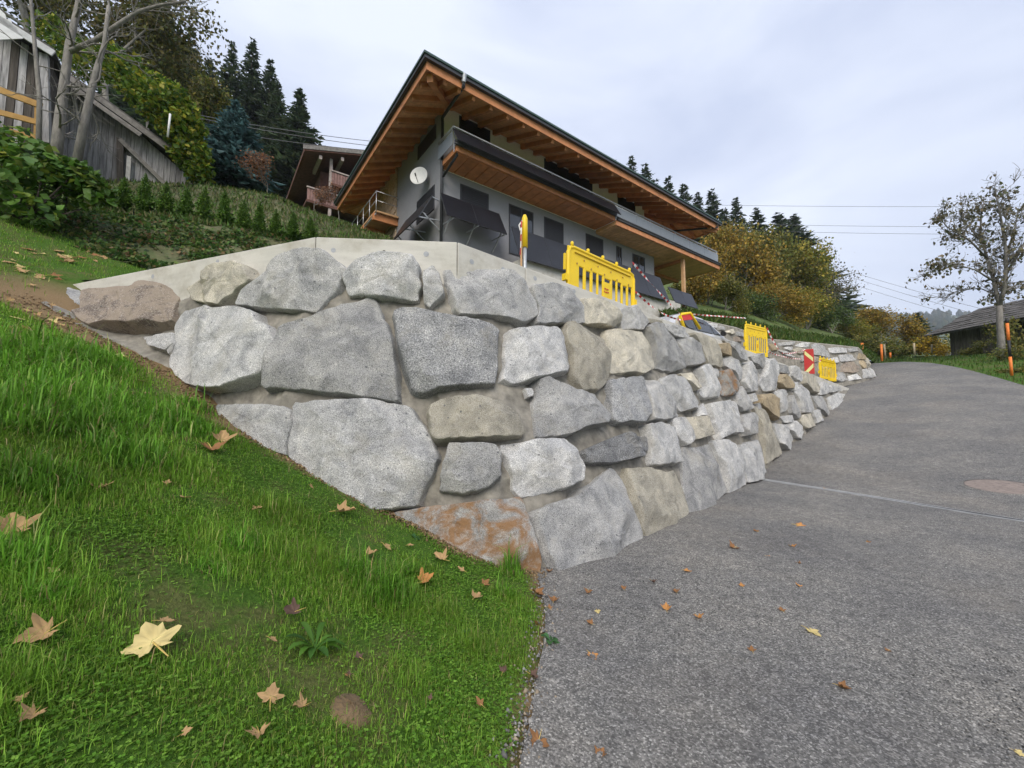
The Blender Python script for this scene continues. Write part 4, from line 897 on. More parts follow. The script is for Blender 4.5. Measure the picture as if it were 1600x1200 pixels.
for r in range(nrow):
    y = 21.0
    while y < Y0-.1:
        v = rs.randrange(4); w_ = .4+.08*v; k = r/nrow; sx_ = bx_-.08+(rx-bx_)*k; sz_ = ez+(rz-ez)*k+.0
        if cnt < 300:
            o = bpy.data.objects.new('shingle', sh_m[v]); o.location = (sx_, y, sz_+rs.uniform(-.008, .012)); o.rotation_euler = (rs.uniform(-.03, .03), -math.atan(sk)+rs.uniform(-.03, .04), rs.uniform(-.03, .03)); link(o); o.parent = rr_; o.matrix_parent_inverse = Matrix.Identity(4); cnt += 1
        y += w_+.015
wb = P(1481, 557, Y0-.6)[2]; y = 18.; rs = random.Random(8)
while y < Y0-.6:
    w_ = rs.uniform(.2, .32); o_ = rs.uniform(0, .05); kid(MB().hexa([(wx-o_, y+.012, wb-rs.uniform(-.1, .2)), (wx+.08, y+.012, wb), (wx+.08, y+w_-.012, wb), (wx-o_, y+w_-.012, wb-rs.uniform(-.1, .2)), (wx-o_, y+.012, ez+.5), (wx+.08, y+.012, ez+.5), (wx+.08, y+w_-.012, ez+.5), (wx-o_, y+w_-.012, ez+.5)]).build('plank', M_oldd), shed); y += w_
kid(MB().hexa([(wx+.1, 12, wb), (rx+3, 12, wb), (rx+3, Y0-.62, wb), (wx+.1, Y0-.62, wb), (wx+.1, 12, ez+.4), (rx+3, 12, ez-.2), (rx+3, Y0-.62, ez-.2), (wx+.1, Y0-.62, ez+.4)]).build('barn_core', M_oldd), shed)
x = wx-.02
while x < rx+2.8:
    w_ = rs.uniform(.2, .32); zt_ = ez-.1+sk*min(x-bx_, rx+rx-bx_-x); kid(MB().hexa([(x, Y0-.62, wb-.1), (x+w_-.015, Y0-.62, wb-.1), (x+w_-.015, Y0-.55, wb-.1), (x, Y0-.55, wb-.1), (x, Y0-.62, zt_), (x+w_-.015, Y0-.62, zt_), (x+w_-.015, Y0-.55, zt_), (x, Y0-.55, zt_)]).build('plank', M_oldd), shed); x += w_
for y in (20, 24, 28, 32): kid(MB().hexa([(wx+.1, y, wb-1.6), (wx+.5, y, wb-1.6), (wx+.5, y+.4, wb-1.6), (wx+.1, y+.4, wb-1.6), (wx+.1, y, wb-.01), (wx+.5, y, wb-.01), (wx+.5, y+.4, wb-.01), (wx+.1, y+.4, wb-.01)]).build('stilt', M_oldd), shed)
# ================================================================== BARRIERS
def copy_tree(o, parent=None):
    c = o.copy(); C.objects.link(c)
    if parent is not None: c.parent = parent
    for ch in list(o.children): copy_tree(ch, c)
    return c
def slotted_panel(Wd, Ht, th, slots, res=.0):
    """flat moulded plate with rectangular/rounded slots: grid cells outside the slots, extruded"""
    xs_ = sorted(set([0, Wd]+[s[0] for s in slots]+[s[1] for s in slots])); zs_ = sorted(set([0, Ht]+[s[2] for s in slots]+[s[3] for s in slots]))
    m = MB(); idx = {}
    def hole(x, z): return any(s[0] < x < s[1] and s[2] < z < s[3] for s in slots)
    def vid(i, j, k):
        if (i, j, k) not in idx: idx[(i, j, k)] = len(m.v); m.v.append((xs_[i], (-th/2, th/2)[k], zs_[j]))
        return idx[(i, j, k)]
    nx, nz = len(xs_)-1, len(zs_)-1; sol = [[not hole((xs_[i]+xs_[i+1])/2, (zs_[j]+zs_[j+1])/2) for j in range(nz)] for i in range(nx)]
    S = lambda i, j: 0 <= i < nx and 0 <= j < nz and sol[i][j]
    for i in range(nx):
        for j in range(nz):
            if not sol[i][j]: continue
            m.f.append([vid(i, j, 0), vid(i+1, j, 0), vid(i+1, j+1, 0), vid(i, j+1, 0)]); m.f.append([vid(i, j+1, 1), vid(i+1, j+1, 1), vid(i+1, j, 1), vid(i, j, 1)])
            if not S(i-1, j): m.f.append([vid(i, j, 0), vid(i, j+1, 0), vid(i, j+1, 1), vid(i, j, 1)])
            if not S(i+1, j): m.f.append([vid(i+1, j+1, 0), vid(i+1, j, 0), vid(i+1, j, 1), vid(i+1, j+1, 1)])
            if not S(i, j-1): m.f.append([vid(i+1, j, 0), vid(i, j, 0), vid(i, j, 1), vid(i+1, j, 1)])
            if not S(i, j+1): m.f.append([vid(i, j+1, 0), vid(i+1, j+1, 0), vid(i+1, j+1, 1), vid(i, j+1, 1)])
    return m
BW, BH = 2.0, .92
def make_barrier():
    r = thing('safety_barrier', 'x', 'barrier', group='yellow plastic barriers along the wall top')
    sl = []
    for x in (.28, .46, .64, .80): sl.append((x, x+.115, .15, .6 if x != .46 else .57))
    for x in (1.2, 1.36, 1.53, 1.7): sl.append((x, x+.115, .15, .6 if x != 1.53 else .57))
    sl += [(.97, 1.14, .5, .57)]
    m = slotted_panel(BW-.1, BH, .032, sl)
    p = m.build('panel', M_yel, r, bev=.012, loc=(.05, 0, .06))
    fr = MB(); fr.tube([(.07, 0, .06), (.07, 0, .86), (.11, 0, .95), (.2, 0, .98), (1.8, 0, .98), (1.89, 0, .95), (1.93, 0, .86), (1.93, 0, .06)], .036, 10); fr.bar((.07, 0, .1), (1.93, 0, .1), .07, .08)
    fr.build('frame', M_yel, r, smooth=False)
    g = MB().bar((.2, -.03, .885), (1.8, -.03, .885), .016, .012); g.build('groove_shade', mat('barrier_shadow_line', (.45, .3, .005), .6) if 'barrier_shadow_line' not in bpy.data.materials else bpy.data.materials['barrier_shadow_line'], r)  # darker yellow bar, painted shadow line of a moulded groove
    for x in (.16, .57, .98, 1.39, 1.8): MB().tube([(x, 0, .99), (x, 0, 1.07), (x, 0, 1.085)], [.03, .028, .015], 10).build('knob', M_yel, r, smooth=True)
    for k in range(9): MB().tube([(.26+k*.185, -.026, .8 if k % 2 else .69), (.26+k*.185, -.03, .8 if k % 2 else .69)], .018, 10).build('dimple_shade', M_ochre, r)  # round moulded dimples, their shade painted as darker ochre discs
    for x in (.0, 1.97): MB().bar((x, 0, .3), (x+.0, 0, .42), .09, .05).build('coupling', M_yel, r); 
    MB().bar((-.015, 0, .5), (-.015, 0, .8), .03, .03).build('hook', M_yel, r)
    lb_ = MB()
    for i, (a, b, z) in enumerate(((1.0, 1.05, .4), (1.06, 1.12, .4), (.99, 1.02, .34), (1.03, 1.08, .335), (1.09, 1.13, .34))): lb_.add([(a, -.0255, z), (b, -.0255, z), (b, -.0255, z+.025), (a, -.0255, z+.025)], [[0, 1, 2, 3]])
    lb_.build('print', M_red, r)
    for x in (.3, 1.7): MB().hexa([(x-.06, -.25, 0), (x+.06, -.25, 0), (x+.06, .25, 0), (x-.06, .25, 0), (x-.05, -.2, .06), (x+.05, -.2, .06), (x+.05, .2, .06), (x-.05, .2, .06)]).build('foot', M_blk, r)
    return r
bar0 = make_barrier(); first = True
def on_wall_line(px, off):                          # plan point on a line parallel to the coping that shows at column px
    k = (px-800)/FPX; n = A3([-wdir[1], wdir[0]]); p = T_M[:2]+n*off
    # x = k*y*(approx) solved by iteration on depth along the line
    lo, hi = -3., 60.
    for _ in range(60):
        mid = (lo+hi)/2; q = p+wdir*mid; z = drive_z(q[0], q[1])+.6; yy = q[1]*math.cos(PITCH)+(z-EYE)*math.sin(PITCH)
        if q[0]/yy < k: lo = mid
        else: hi = mid
    return p+wdir*lo
for (pxl, pxr, lab, off, offr) in ((882, 992, 'largest nearest yellow plastic barrier on the wall top', .5, .5), (1163, 1199, 'yellow plastic barrier in the middle of the wall top', .55, .3), (1280, 1306, 'small farthest yellow plastic barrier at the low wall end', .55, .3)):
    r = bar0 if first else copy_tree(bar0); first = False; r['label'] = lab
    a, b = on_wall_line(pxl, off), on_wall_line(pxr, offr); d = b-a; L = np.linalg.norm(d)
    if L < 2: sc_ = max(L/2, .55)
    else: sc_ = L/2
    r.location = (a[0], a[1], float(drive_z(a[0], a[1]))+.2); zb_ = float(drive_z(b[0], b[1])-drive_z(a[0], a[1]))
    r.rotation_euler = (0, -math.atan2(zb_, L), math.atan2(d[1], d[0])); r.scale = (sc_, sc_, 1.0 if pxl < 900 else 1.05)
# post with yellow cap
pp = on_wall_line(820, .55); pz = float(drive_z(*pp)); ztop = P(820, 336, np.hypot(*pp)*0+pp[1])[2]
post = thing('marker_post', 'galvanised post with yellow cap and hanging tape on the wall top', 'post', (pp[0], pp[1], pz))
hh = ztop-pz
MB().tube([(0, 0, 0), (0, 0, hh*.62)], .032, 10).build('tube', M_zinc, post, smooth=True)
MB().tube([(0, 0, hh*.6), (0, 0, hh*.95), (0, 0, hh)], [.05, .05, .025], 12).build('cap', M_yel, post, smooth=True)
MB().tube([(-.06, -.02, 0), (-.06, -.02, hh*.8)], .018, 6).build('stake', M_larch2, post)
tp = MB(); prev = None
def ribbon(pts, w, seg=.11, name='tape', par=None, flut=.01, side=None):
    """red and white tape along pts: two meshes"""
    pts = [A3(p, dtype=float) for p in pts]; L = np.r_[0, np.cumsum([np.linalg.norm(b-a) for a, b in zip(pts[:-1], pts[1:])])]; n = max(4, int(L[-1]/(seg/2))); n += n % 2
    tt = np.linspace(0, L[-1], n+1); q = np.stack([np.interp(tt, L, A3(pts)[:, k]) for k in range(3)], -1); V = []; F = []
    up = []
    for i in range(n+1):
        d = q[min(i+1, n)]-q[max(i-1, 0)]; d /= np.linalg.norm(d); u = np.cross(np.cross(d, ZX), d); u /= np.linalg.norm(u)+1e-6
        a = .9*math.sin(i*.21); s_ = np.cross(d, u); up.append((math.cos(a)*u+math.sin(a)*s_)*w/2)
    for i in range(n+1): V += [q[i]-up[i], q[i]+up[i]]
    me = npmesh(name, V, [[2*i, 2*i+2, 2*i+3, 2*i+1] for i in range(n)], M_red); me.materials.append(M_wht)
    for i, f in enumerate(me.polygons): f.material_index = (i//2) % 2
    return me
def tape(label, spans, w=.05):
    r = thing('barrier_tape', label, 'tape', tuple(spans[0][0]), group='red and white tape')
    for s_ in spans:
        kid(obj('ribbon', ribbon(s_, w)), r)
def sag(a, b, k, n=9): return [a+(b-a)*t+A3([0, 0, -4*k*t*(1-t)]) for t in np.linspace(0, 1, n)]
tape('red and white tape running down from the largest barrier to the yellow lamp frame', [sag(P(988, 410, 9.6), P(1064, 492, 12), .03), sag(P(992, 455, 9.6), P(1066, 500, 11.5), .15)])
tape('red and white tape stretched level to the middle barrier', [sag(P(1080, 491, 12), P(1165, 497, 13.6), .0)])
tape('red and white tape sagging from middle barrier to chevron board', [sag(P(1198, 512, 14.6), P(1222, 552, 15), .1), sag(P(1198, 549, 14.6), P(1252, 561, 16.5), .06), sag(P(1222, 552, 15), P(1258, 546, 16.8), .06)])
tape('short tape between chevron board and farthest barrier', [sag(P(1270, 575, 16.8), P(1283, 562, 17.3), .02)])
tape('red and white tape hanging from the marker post', [sag(P(815, 345, pp[1]-.1), P(813, 398, pp[1]-.1), 0)], .022)
kid(MB().tube([P(816, 345, pp[1]-.05), P(811, 352, pp[1]-.06), P(813, 360, pp[1]-.06)], .012, 6).build('knot', M_wht), post)
# chevron board
cpz = P(1264, 562, 16.8); cb_ = thing('chevron_board', 'red board with pale yellow chevron stripes by the farthest barrier', 'sign', (cpz[0], cpz[1], float(drive_z(cpz[0], cpz[1]))), math.radians(-38))
zl = P(1264, 545.5, 16.8)[2]-cb_.location.z; wl_ = .34
MB().hexa([(-wl_/2, -.03, zl-1.05), (wl_/2, -.03, zl-1.05), (wl_/2, .03, zl-1.05), (-wl_/2, .03, zl-1.05), (-wl_/2, -.03, zl), (wl_/2, -.03, zl), (wl_/2, .03, zl), (-wl_/2, .03, zl)]).build('board', M_red, cb_, bev=.01)
for zc in (zl-.3, zl-.86):
    k = 1 if zc > zl-.5 else -1
    MB().add([(-.14, -.034, zc+k*.16-.08), (.14, -.034, zc-k*.16-.08), (.14, -.034, zc-k*.16+.09), (-.14, -.034, zc+k*.16+.09)], [[0, 1, 2, 3]]).build('stripe', M_lime, cb_)
MB().tube([(0, 0, 0), (0, 0, zl-1.0)], .03, 8).build('post', M_zinc, cb_)
# yellow framed red sign leaning by the car
q = [P(1062, 493, 11.6), P(1078, 489, 11.8), P(1094, 514, 11.9), P(1072, 520, 11.6)]; sg = thing('warning_sign', 'leaning red sign in a yellow frame behind the wall top', 'sign', tuple(q[3]))
fr = MB().tube([q[3], q[0], q[0]*.85+q[1]*.15+A3([0, 0, .03]), q[1], q[2]], .045, 8); kid(fr.build('frame', M_yel, smooth=True), sg)
n_ = np.cross(q[1]-q[0], q[3]-q[0]); n_ /= np.linalg.norm(n_); kid(MB().hexa([p+n_*.01 for p in (q[0]*.7+q[3]*.3, q[1]*.6+q[2]*.4, q[1], q[0])]+[p-n_*.01 for p in (q[0]*.7+q[3]*.3, q[1]*.6+q[2]*.4, q[1], q[0])]).build('panel', M_red), sg)
sg2 = []
# ================================================================== CAR
M_car = mat('car_paint', (.62, .63, .65), .25, .03, 3, metal=.3, spec=.6)
def make_car():
    c0 = P(1127, 525, 13.2); hd = math.atan2(wdir[1], wdir[0])-.06
    r = thing('parked_car', 'silver hatchback parked behind the wall top', 'car')
    prof = [(-2.05, .35), (-2.1, .6), (-2.08, .88), (-1.95, 1.02), (-1.55, 1.36), (-1.2, 1.46), (-.6, 1.5), (.0, 1.48), (.35, 1.4), (.75, 1.18), (1.1, .98), (1.7, .86), (2.0, .74), (2.1, .55), (2.08, .35), (1.9, .22), (-1.9, .22)]
    V = []; F = []; n = len(prof); ys_ = [(-.86, 1), (-.8, 1), (.8, 1), (.86, 1)]
    for y, _ in ((-.84, 0), (-.6, 0), (.6, 0), (.84, 0)):
        for x, z in prof:
            yy = y*(1-.22*max(0, (z-.95)/.55)) if abs(y) > .7 else y*.98; zz_ = z-(.04 if abs(y) > .7 else 0)*(1 if z > .3 else 0); V.append((x, yy, zz_))
    for k in range(3):
        for i in range(n): F.append([k*n+i, k*n+(i+1) % n, (k+1)*n+(i+1) % n, (k+1)*n+i])
    F += [list(range(n))[::-1], [3*n+i for i in range(n)]]
    b = obj('body', npmesh('body', V, F, M_car, smooth=False), r); md = b.modifiers.new('bevel', 'BEVEL'); md.width = .05; md.segments = 3; md.limit_method = 'ANGLE'; md.angle_limit = .3
    def yside(z): return .84*(1-.22*max(0, (z-.95)/.55))+.004
    for sg_ in (-1, 1):
        for w in ([(-1.5, 1.0), (-1.28, 1.34), (-.75, 1.4), (-.72, .98)], [(-.66, .98), (-.69, 1.4), (.0, 1.4), (.22, 1.33), (.3, .97)], [(.36, .97), (.28, 1.3), (.62, 1.1), (.8, .97)]):
            W2 = [(x, sg_*(yside(z)-.012), z) for x, z in w]; obj('window', npmesh('window', W2+[(x, y+sg_*.014, z) for x, y, z in W2], [list(range(len(w)))[::sg_], [len(w)+i for i in range(len(w))][::-sg_]], M_glass), r)
    obj('windscreen', npmesh('windscreen', [(.40, -.6, 1.395), (.40, .6, 1.395), (1.06, .66, 1.01), (1.06, -.66, 1.01)], [[0, 3, 2, 1]], M_glass), r)
    for x in (-1.3, 1.35):
        for y in (-.8, .8):
            w = MB().tube([(x, y-.1, .31), (x, y+.1, .31)], .31, 20).build('wheel', M_blk, r); MB().tube([(x, y-.11, .31), (x, y+.11, .31)], .2, 16).build('rim', M_zinc, w)
    for y in (-.62, .62): MB().tube([(2.0, y, .64), (2.08, y, .64)], [.12, .09], 12).build('headlight', M_wht, r); MB().tube([(.72, y*1.5, 1.02), (.82, y*1.5, 1.02)], .08, 8).build('mirror', M_blk, r)
    # put the windscreen foot of the near side on its pixel
    ca, sa = math.cos(hd), math.sin(hd); lx, ly = 1.02, -.74
    r.rotation_euler = (0, 0, hd); r.location = (c0[0]-(ca*lx-sa*ly), c0[1]-(sa*lx+ca*ly), c0[2]-1.0)
    return r
make_car()
# ================================================================== POLES, STAKES, CABLES
def pole(px, pyb, pyt, d, r, bands, name, lab, cat, lean=0):
    b = P(px, pyb, d); t = P(px+lean, pyt, d); r_ = thing(name, lab, cat, tuple(b)); h = t-b
    for a, e, mt in bands: MB().tube([h*a, h*e], r, 10).build('band' if len(bands) > 1 else 'shaft', mt, r_, smooth=True)
    return r_
pole(1581, 587, 498, 17.5, .05, [(0, .33, M_org), (.33, .62, M_blk), (.62, .92, M_org), (.92, 1, M_blk)], 'snow_pole', 'orange and black snow pole at the right road edge', 'pole', -8)
pole(1378, 564, 538, 26, .065, [(0, 1, M_org)], 'wooden_stake', 'leaning thick orange stake where the road turns', 'stake', -1)
pole(1347, 556, 536, 26, .07, [(0, .1, M_zinc), (.1, 1, M_org)], 'snow_pole', 'orange pole behind the low far boulder wall', 'pole')
M_stk = mat('pale_stake', (.4, .33, .22), .9, .2, 6)
pole(1383.5, 560, 538, 30, .06, [(0, 1, M_stk)], 'wooden_stake', 'pale thin stake right beside the orange stake', 'stake', -2)
pole(1429, 555, 536, 34, .07, [(0, 1, M_stk)], 'wooden_stake', 'pale fence stake left of the yellow shrub', 'stake', -1)
pole(1456, 553, 538, 34, .06, [(0, 1, M_stk)], 'wooden_stake', 'pale fence stake in front of the yellow shrub', 'stake')
pole(1391, 559, 551, 33, .07, [(0, 1, M_org)], 'wooden_stake', 'short orange stump stake near the hedge', 'stake')
pole(262, 214, 178, 15, .035, [(0, 1, M_wht)], 'antenna_mast', 'thin white mast on the vine covered barn roof', 'mast', 4)
M_cab = mat('cable', (.16, .16, .17), .6)
def cable(a, b, lab, k=.3, r=.022): tag(MB().tube(sag(P(*a), P(*b), k, 16), r, 5).build('power_line', M_cab), lab, 'cable', 'overhead power lines')
for a, b, l in (((1000, 318, 58), (1700, 321, 52), 'upper power line crossing the sky at right'), ((1100, 348, 58), (1700, 353, 50), 'middle power line crossing the sky at right'), ((1140, 359, 58), (1700, 365, 50), 'lower power line of the right three'),
                ((1290, 412, 70), (1640, 510, 45), 'upper sloping wire near the right tree'), ((1290, 420, 70), (1640, 522, 45), 'middle sloping wire near the right tree'), ((1290, 430, 70), (1640, 534, 45), 'lowest sloping wire near the right tree'),
                ((250, 168, 24), (640, 226, 34), 'upper wire from barn roof toward the house'), ((250, 172, 24), (640, 234, 34), 'middle wire from barn roof toward the house'), ((250, 188, 24), (620, 238, 34), 'lower wire from barn roof toward the house')): cable(a, b, l)
# ================================================================== VEGETATION
def cards(c, size, aspect, cols, rng, nrm=None, spread=1.0, dirs=None, fold=.15):
    """rhombic leaves: 4 verts, 2 triangles each"""
    n = len(c); d = rng.normal(size=(n, 3)) if dirs is None else dirs+rng.normal(size=(n, 3))*spread; d /= np.linalg.norm(d, axis=1)[:, None]+1e-9
    u = rng.normal(size=(n, 3)) if nrm is None else nrm+rng.normal(size=(n, 3))*.5; s = np.cross(d, u); s /= np.linalg.norm(s, axis=1)[:, None]+1e-9; nn = np.cross(s, d)
    L = size[:, None]; w = L*aspect/2
    V = np.stack([c, c+d*L*.45+s*w+nn*L*fold, c+d*L, c+d*L*.45-s*w+nn*L*fold], 1).reshape(-1, 3)
    i = np.arange(n)[:, None]*4; F = np.concatenate([i+[[0, 1, 2]], i+[[0, 2, 3]]], 0)
    return V, F, np.repeat(cols, 4, 0)
def pal(rng, n, colours, weights=None, jit=.25):
    c = A3(colours)[rng.choice(len(colours), n, p=weights)]; return np.clip(c*(1+rng.normal(size=(n, 1))*jit), .004, 1)
def conifer_mesh(Ht, R, seed, colours, levels=62, dens=1., droop=.25, bare=.06):
    rg = np.random.default_rng(seed); cs_, ds_, sz_, ns_ = [], [], [], []
    for i in range(levels):
        f = bare+(1-bare)*(i/levels)**.92; z = Ht*f; r = R*(1-f)**.9*rg.uniform(.7, 1.15)+.015*R
        nb = max(4, int((5+5*(1-f))*dens))
        for b in range(nb):
            a = rg.uniform(0, 6.283); rl_ = r*rg.uniform(.65, 1.1); k = max(3, int(7*dens*(rl_/R)+3)); t = np.linspace(.12, 1, k)+rg.normal(size=k)*.03
            dz = -droop*rl_*t+.22*rl_*t**3; zz_ = z+dz+rg.normal(0, .01*Ht)
            p = np.stack([np.cos(a)*rl_*t, np.sin(a)*rl_*t, zz_], -1); o_ = A3([math.cos(a), math.sin(a), -.2]); sd_ = A3([-math.sin(a), math.cos(a), -.25])
            for sg_ in (-1, 1, 0):
                cs_.append(p); ds_.append(np.tile(o_*.7+sd_*sg_*.8, (k, 1))); sz_.append(np.full(k, .09*R+.27*rl_)*rg.uniform(.7, 1.25, k)*(.8 if sg_ else 1.1)); ns_.append(np.tile([0, 0, 1.], (k, 1)))
    p = np.concatenate(cs_); n = len(p)
    V, F, c = cards(p, np.concatenate(sz_), .4, pal(rg, n, colours), rg, np.concatenate(ns_), .22, np.concatenate(ds_), -.12)
    crown = npmesh('crown', V, F, M_leaf, c); trunk = MB().tube([(0, 0, -1), (0, 0, Ht*.5), (0, 0, Ht*.98)], [R*.075, R*.045, .01], 7)
    return crown, npmesh('trunk', trunk.v, trunk.f, M_barkd)
def branching(rg, Ht, spread, depth=4, trunk_f=.3, r0=.15, kids=(3, 4), lean=(0, 0), up=.55):
    """list of tubes [(pts, radii)] and twig points"""
    tubes, tips = [], []
    def grow(p, d, L, r, lev):
        n = 4; pts = [p]; dd = d.copy()
        for i in range(n):
            dd = dd+rg.normal(size=3)*.13+A3([0, 0, .05*up]); dd /= np.linalg.norm(dd); pts.append(pts[-1]+dd*L/n)
        tubes.append((pts, [r*(1-.45*i/n) for i in range(n+1)]))
        if lev == 0: tips.extend(pts[1:]); return
        if lev <= 2: tips.extend(pts[2:])
        for k in range(rg.integers(kids[0], kids[1]+1)):
            t = rg.uniform(.45, 1.); q = pts[min(n, int(t*n+.5))]; a = rg.uniform(0, 6.283); e1 = np.cross(dd, A3([.3, .2, .9])); e1 /= np.linalg.norm(e1)+1e-9; e2 = np.cross(dd, e1)
            nd_ = dd*rg.uniform(.5, .9)+(math.cos(a)*e1+math.sin(a)*e2)*spread*rg.uniform(.6, 1.1)+A3([0, 0, up*.3]); nd_ /= np.linalg.norm(nd_); grow(q, nd_, L*rg.uniform(.55, .8), r*.5, lev-1)
    grow(A3([0, 0, -.3]), A3([lean[0], lean[1], 1.])/np.linalg.norm([lean[0], lean[1], 1]), Ht*trunk_f, r0, depth)
    return tubes, A3(tips)
def broadleaf_mesh(Ht, R, seed, colours, nleaf=6000, lsize=.22, trunk_f=.34, depth=4, spread=.85, clump=.5, twig=True, kids=(3, 4), r0=None, lean=(0, 0)):
    rg = np.random.default_rng(seed); tubes, tips = branching(rg, Ht, spread, depth, trunk_f, r0 or Ht*.016, kids, lean)
    top = tips[:, 2].max(); k = Ht/top; rad = np.percentile(np.hypot(tips[:, 0], tips[:, 1]), 96); kr = R/rad; S = A3([kr, kr, k])
    m = MB()
    for pts, r in tubes:
        if r[0] < .004 and not twig: continue
        m.tube([p*S for p in pts], [max(x, .006) for x in r], 6 if r[0] > .03 else 4, cap=False)
    tr = npmesh('trunk', m.v, m.f, M_bark, smooth=True)
    i = rg.choice(len(tips), nleaf); clc = pal(rg, len(tips), colours, jit=.22)
    c = tips[i]*S+rg.normal(size=(nleaf, 3))*clump*R*.17; cc = clc[i]*(1+rg.normal(size=(nleaf, 1))*.18)
    V, F, col = cards(c, lsize*rg.uniform(.6, 1.3, nleaf), .75, np.clip(cc, .004, 1), rg)
    return npmesh('crown', V, F, M_leaf, col), tr
def tree(name, label, cat, crown, trunk, loc, rz=0, sc_=(1, 1, 1), group=None):
    r = thing(name, label, cat, tuple(loc), rz, group); r.scale = sc_; obj('crown', crown, r)
    if trunk is not None: obj('trunk', trunk, r)
    return r
SPR = [(.032, .056, .029), (.046, .075, .036), (.062, .092, .042), (.08, .1, .048)]
spr = [conifer_mesh(1*20, 4.2, s_, SPR) for s_ in (11, 12, 13)]
def put_conifer(k, px, pyt, pyb, d, w, name, lab, grp):
    w *= 1.22
    b = P(px, pyb, d); t = P(px, pyt, d); h = t[2]-b[2]; crown, tr_ = spr[k % 3]; sx_ = (w/2/FPX*d)/4.2
    return tree(name, lab, 'tree', crown, tr_, b, k*1.7, (sx_, sx_, h/20), grp)
L_sp = [(285, 48, 270, 38, 100, 'dark spruce rising just behind the vine covered barn roof'), (352, 66, 290, 46, 74, 'tall dark spruce behind the yellow green tree'), (384, 62, 290, 50, 80, 'tallest spruce of the left forest edge'), (414, 92, 290, 50, 80, 'spruce right of the tallest left spruce'),
        (428, 128, 300, 46, 64, 'slender spruce above the blue spruce right side'), (462, 140, 300, 42, 84, 'broad spruce nearest the old chalet roof'), (318, 92, 280, 56, 90, 'dim spruce in the second row of the left forest'), (245, 20, 270, 46, 110, 'dark spruce behind the olive larch at upper left'), (225, -40, 250, 55, 130, 'tall spruce cut by the top picture edge at upper left')]
for k, (px, t_, b_, d, w, lab) in enumerate(L_sp): put_conifer(k, px, t_, b_, d, w, 'spruce_tree', lab, 'spruces behind the house')
R_sp = [(962, 248), (992, 245), (1013, 258), (1050, 275), (1075, 288), (1096, 303), (1119, 296), (1157, 309), (1190, 326), (1224, 333), (1248, 336), (1030, 282), (1138, 325)]
ordn = ['first', 'second', 'third', 'fourth', 'fifth', 'sixth', 'seventh', 'eighth', 'ninth', 'tenth', 'eleventh', 'twelfth', 'thirteenth']
order = sorted(range(len(R_sp)), key=lambda i: R_sp[i][0])
for k, (px, t_) in enumerate(R_sp): put_conifer(k+3, px, t_, 500, 66+(k % 4)*5, 76+(k*7) % 16 + (20 if px > 1210 else 0), 'spruce_tree', ordn[order.index(k)]+' spruce from the left on the ridge right of the house roof', 'spruces on the ridge right of the roof')
# blue spruce
cr_b, tr_b = conifer_mesh(6, 2.1, 21, [(.05, .1, .1), (.07, .14, .14), (.09, .17, .17), (.045, .085, .075)], 40, 1.3, .12, .02)
b = P(362, 292, 21); t = P(362, 156, 21); tree('blue_spruce', 'wide blue green spruce beside the vine covered barn', 'tree', cr_b, tr_b, b, .4, (.95, .95, (t[2]-b[2])/6))
# broadleaf / larch on the left
YG = [(.11, .13, .015), (.16, .16, .02), (.07, .1, .015), (.2, .17, .03)]
c1, t1 = broadleaf_mesh(9, 2.6, 31, YG, 6000, .3)
b = P(337, 265, 33); t = P(337, 118, 33); tree('deciduous_tree', 'yellow green tree between the dark spruces', 'tree', c1, t1, b, 0, (.85, .85, (t[2]-b[2])/9))
OL = [(.11, .115, .028), (.15, .14, .035), (.07, .09, .022), (.18, .14, .04)]
c2, t2 = broadleaf_mesh(12, 4.2, 33, OL, 6500, .25, .4, 4, .9, .8)
for px, pt_, pb_, d, w, lab in ((170, -90, 215, 23, 1.0, 'olive green autumn tree above the barn at top left'), (55, -120, 150, 22, .95, 'olive brown tree behind the carved gable at top left'), (232, 40, 240, 27, .55, 'smaller olive tree right of the bare trunks')):
    b = P(px, pb_, d); t = P(px, pt_, d); tree('deciduous_tree', lab, 'tree', c2, t2, b, px*.1, (w, w, (t[2]-b[2])/12), 'olive trees behind the barn')
# climbing vine over the barn roof
rg = np.random.default_rng(41)
def blob(name, label, cat, centres, n, cols, ls, aspect=.8, mt=M_leaf, stem=None, extra=None, kind=None):
    cs_ = []; 
    for (px, py, d, r, w) in centres:
        k = int(n*w); p = rg.normal(size=(k, 3)); p /= np.linalg.norm(p, axis=1)[:, None]; p *= (rg.uniform(.45, 1.05, k)**.5)[:, None]*r*(1+.25*np.sin(p[:, :1]*7)*np.cos(p[:, 2:]*6)); cs_.append(P(px, py, d)+p*A3([1, .8, .85]))
    p = np.concatenate(cs_); cc = pal(rg, len(p), cols)
    V, F, col = cards(p, ls*rg.uniform(.6, 1.3, len(p)), aspect, cc, rg, A3([0, 0, 1.])+0*p, 1)
    base = P(*centres[0][:3]); r = thing(name, label, cat, tuple(base)); kid(obj('foliage', npmesh('foliage', V, F, mt, col)), r)
    return r
VN = [(.14, .22, .025), (.2, .26, .03), (.08, .15, .018), (.28, .26, .03), (.05, .1, .015)]
vine = blob('climbing_vine', 'bright green climbing vine hanging over the barn roof end', 'vine', [(235, 150, 16.2, 1.0, .2), (262, 170, 16, 1.1, .25), (285, 205, 16, .85, .2), (298, 245, 16, .7, .2), (310, 270, 16, .45, .1), (205, 120, 17, .9, .15), (170, 95, 18, .8, .1), (140, 105, 18.5, .9, .12), (112, 78, 19.5, .9, .12), (80, 50, 19.5, .9, .1)], 5500, VN, .2)
kid(MB().tube([P(300, 300, 16.2), P(297, 265, 16.2), P(285, 215, 16.2), P(250, 170, 16.3), P(210, 140, 16.6)], [.06, .05, .05, .04, .02], 6).build('stem', M_bark), vine)
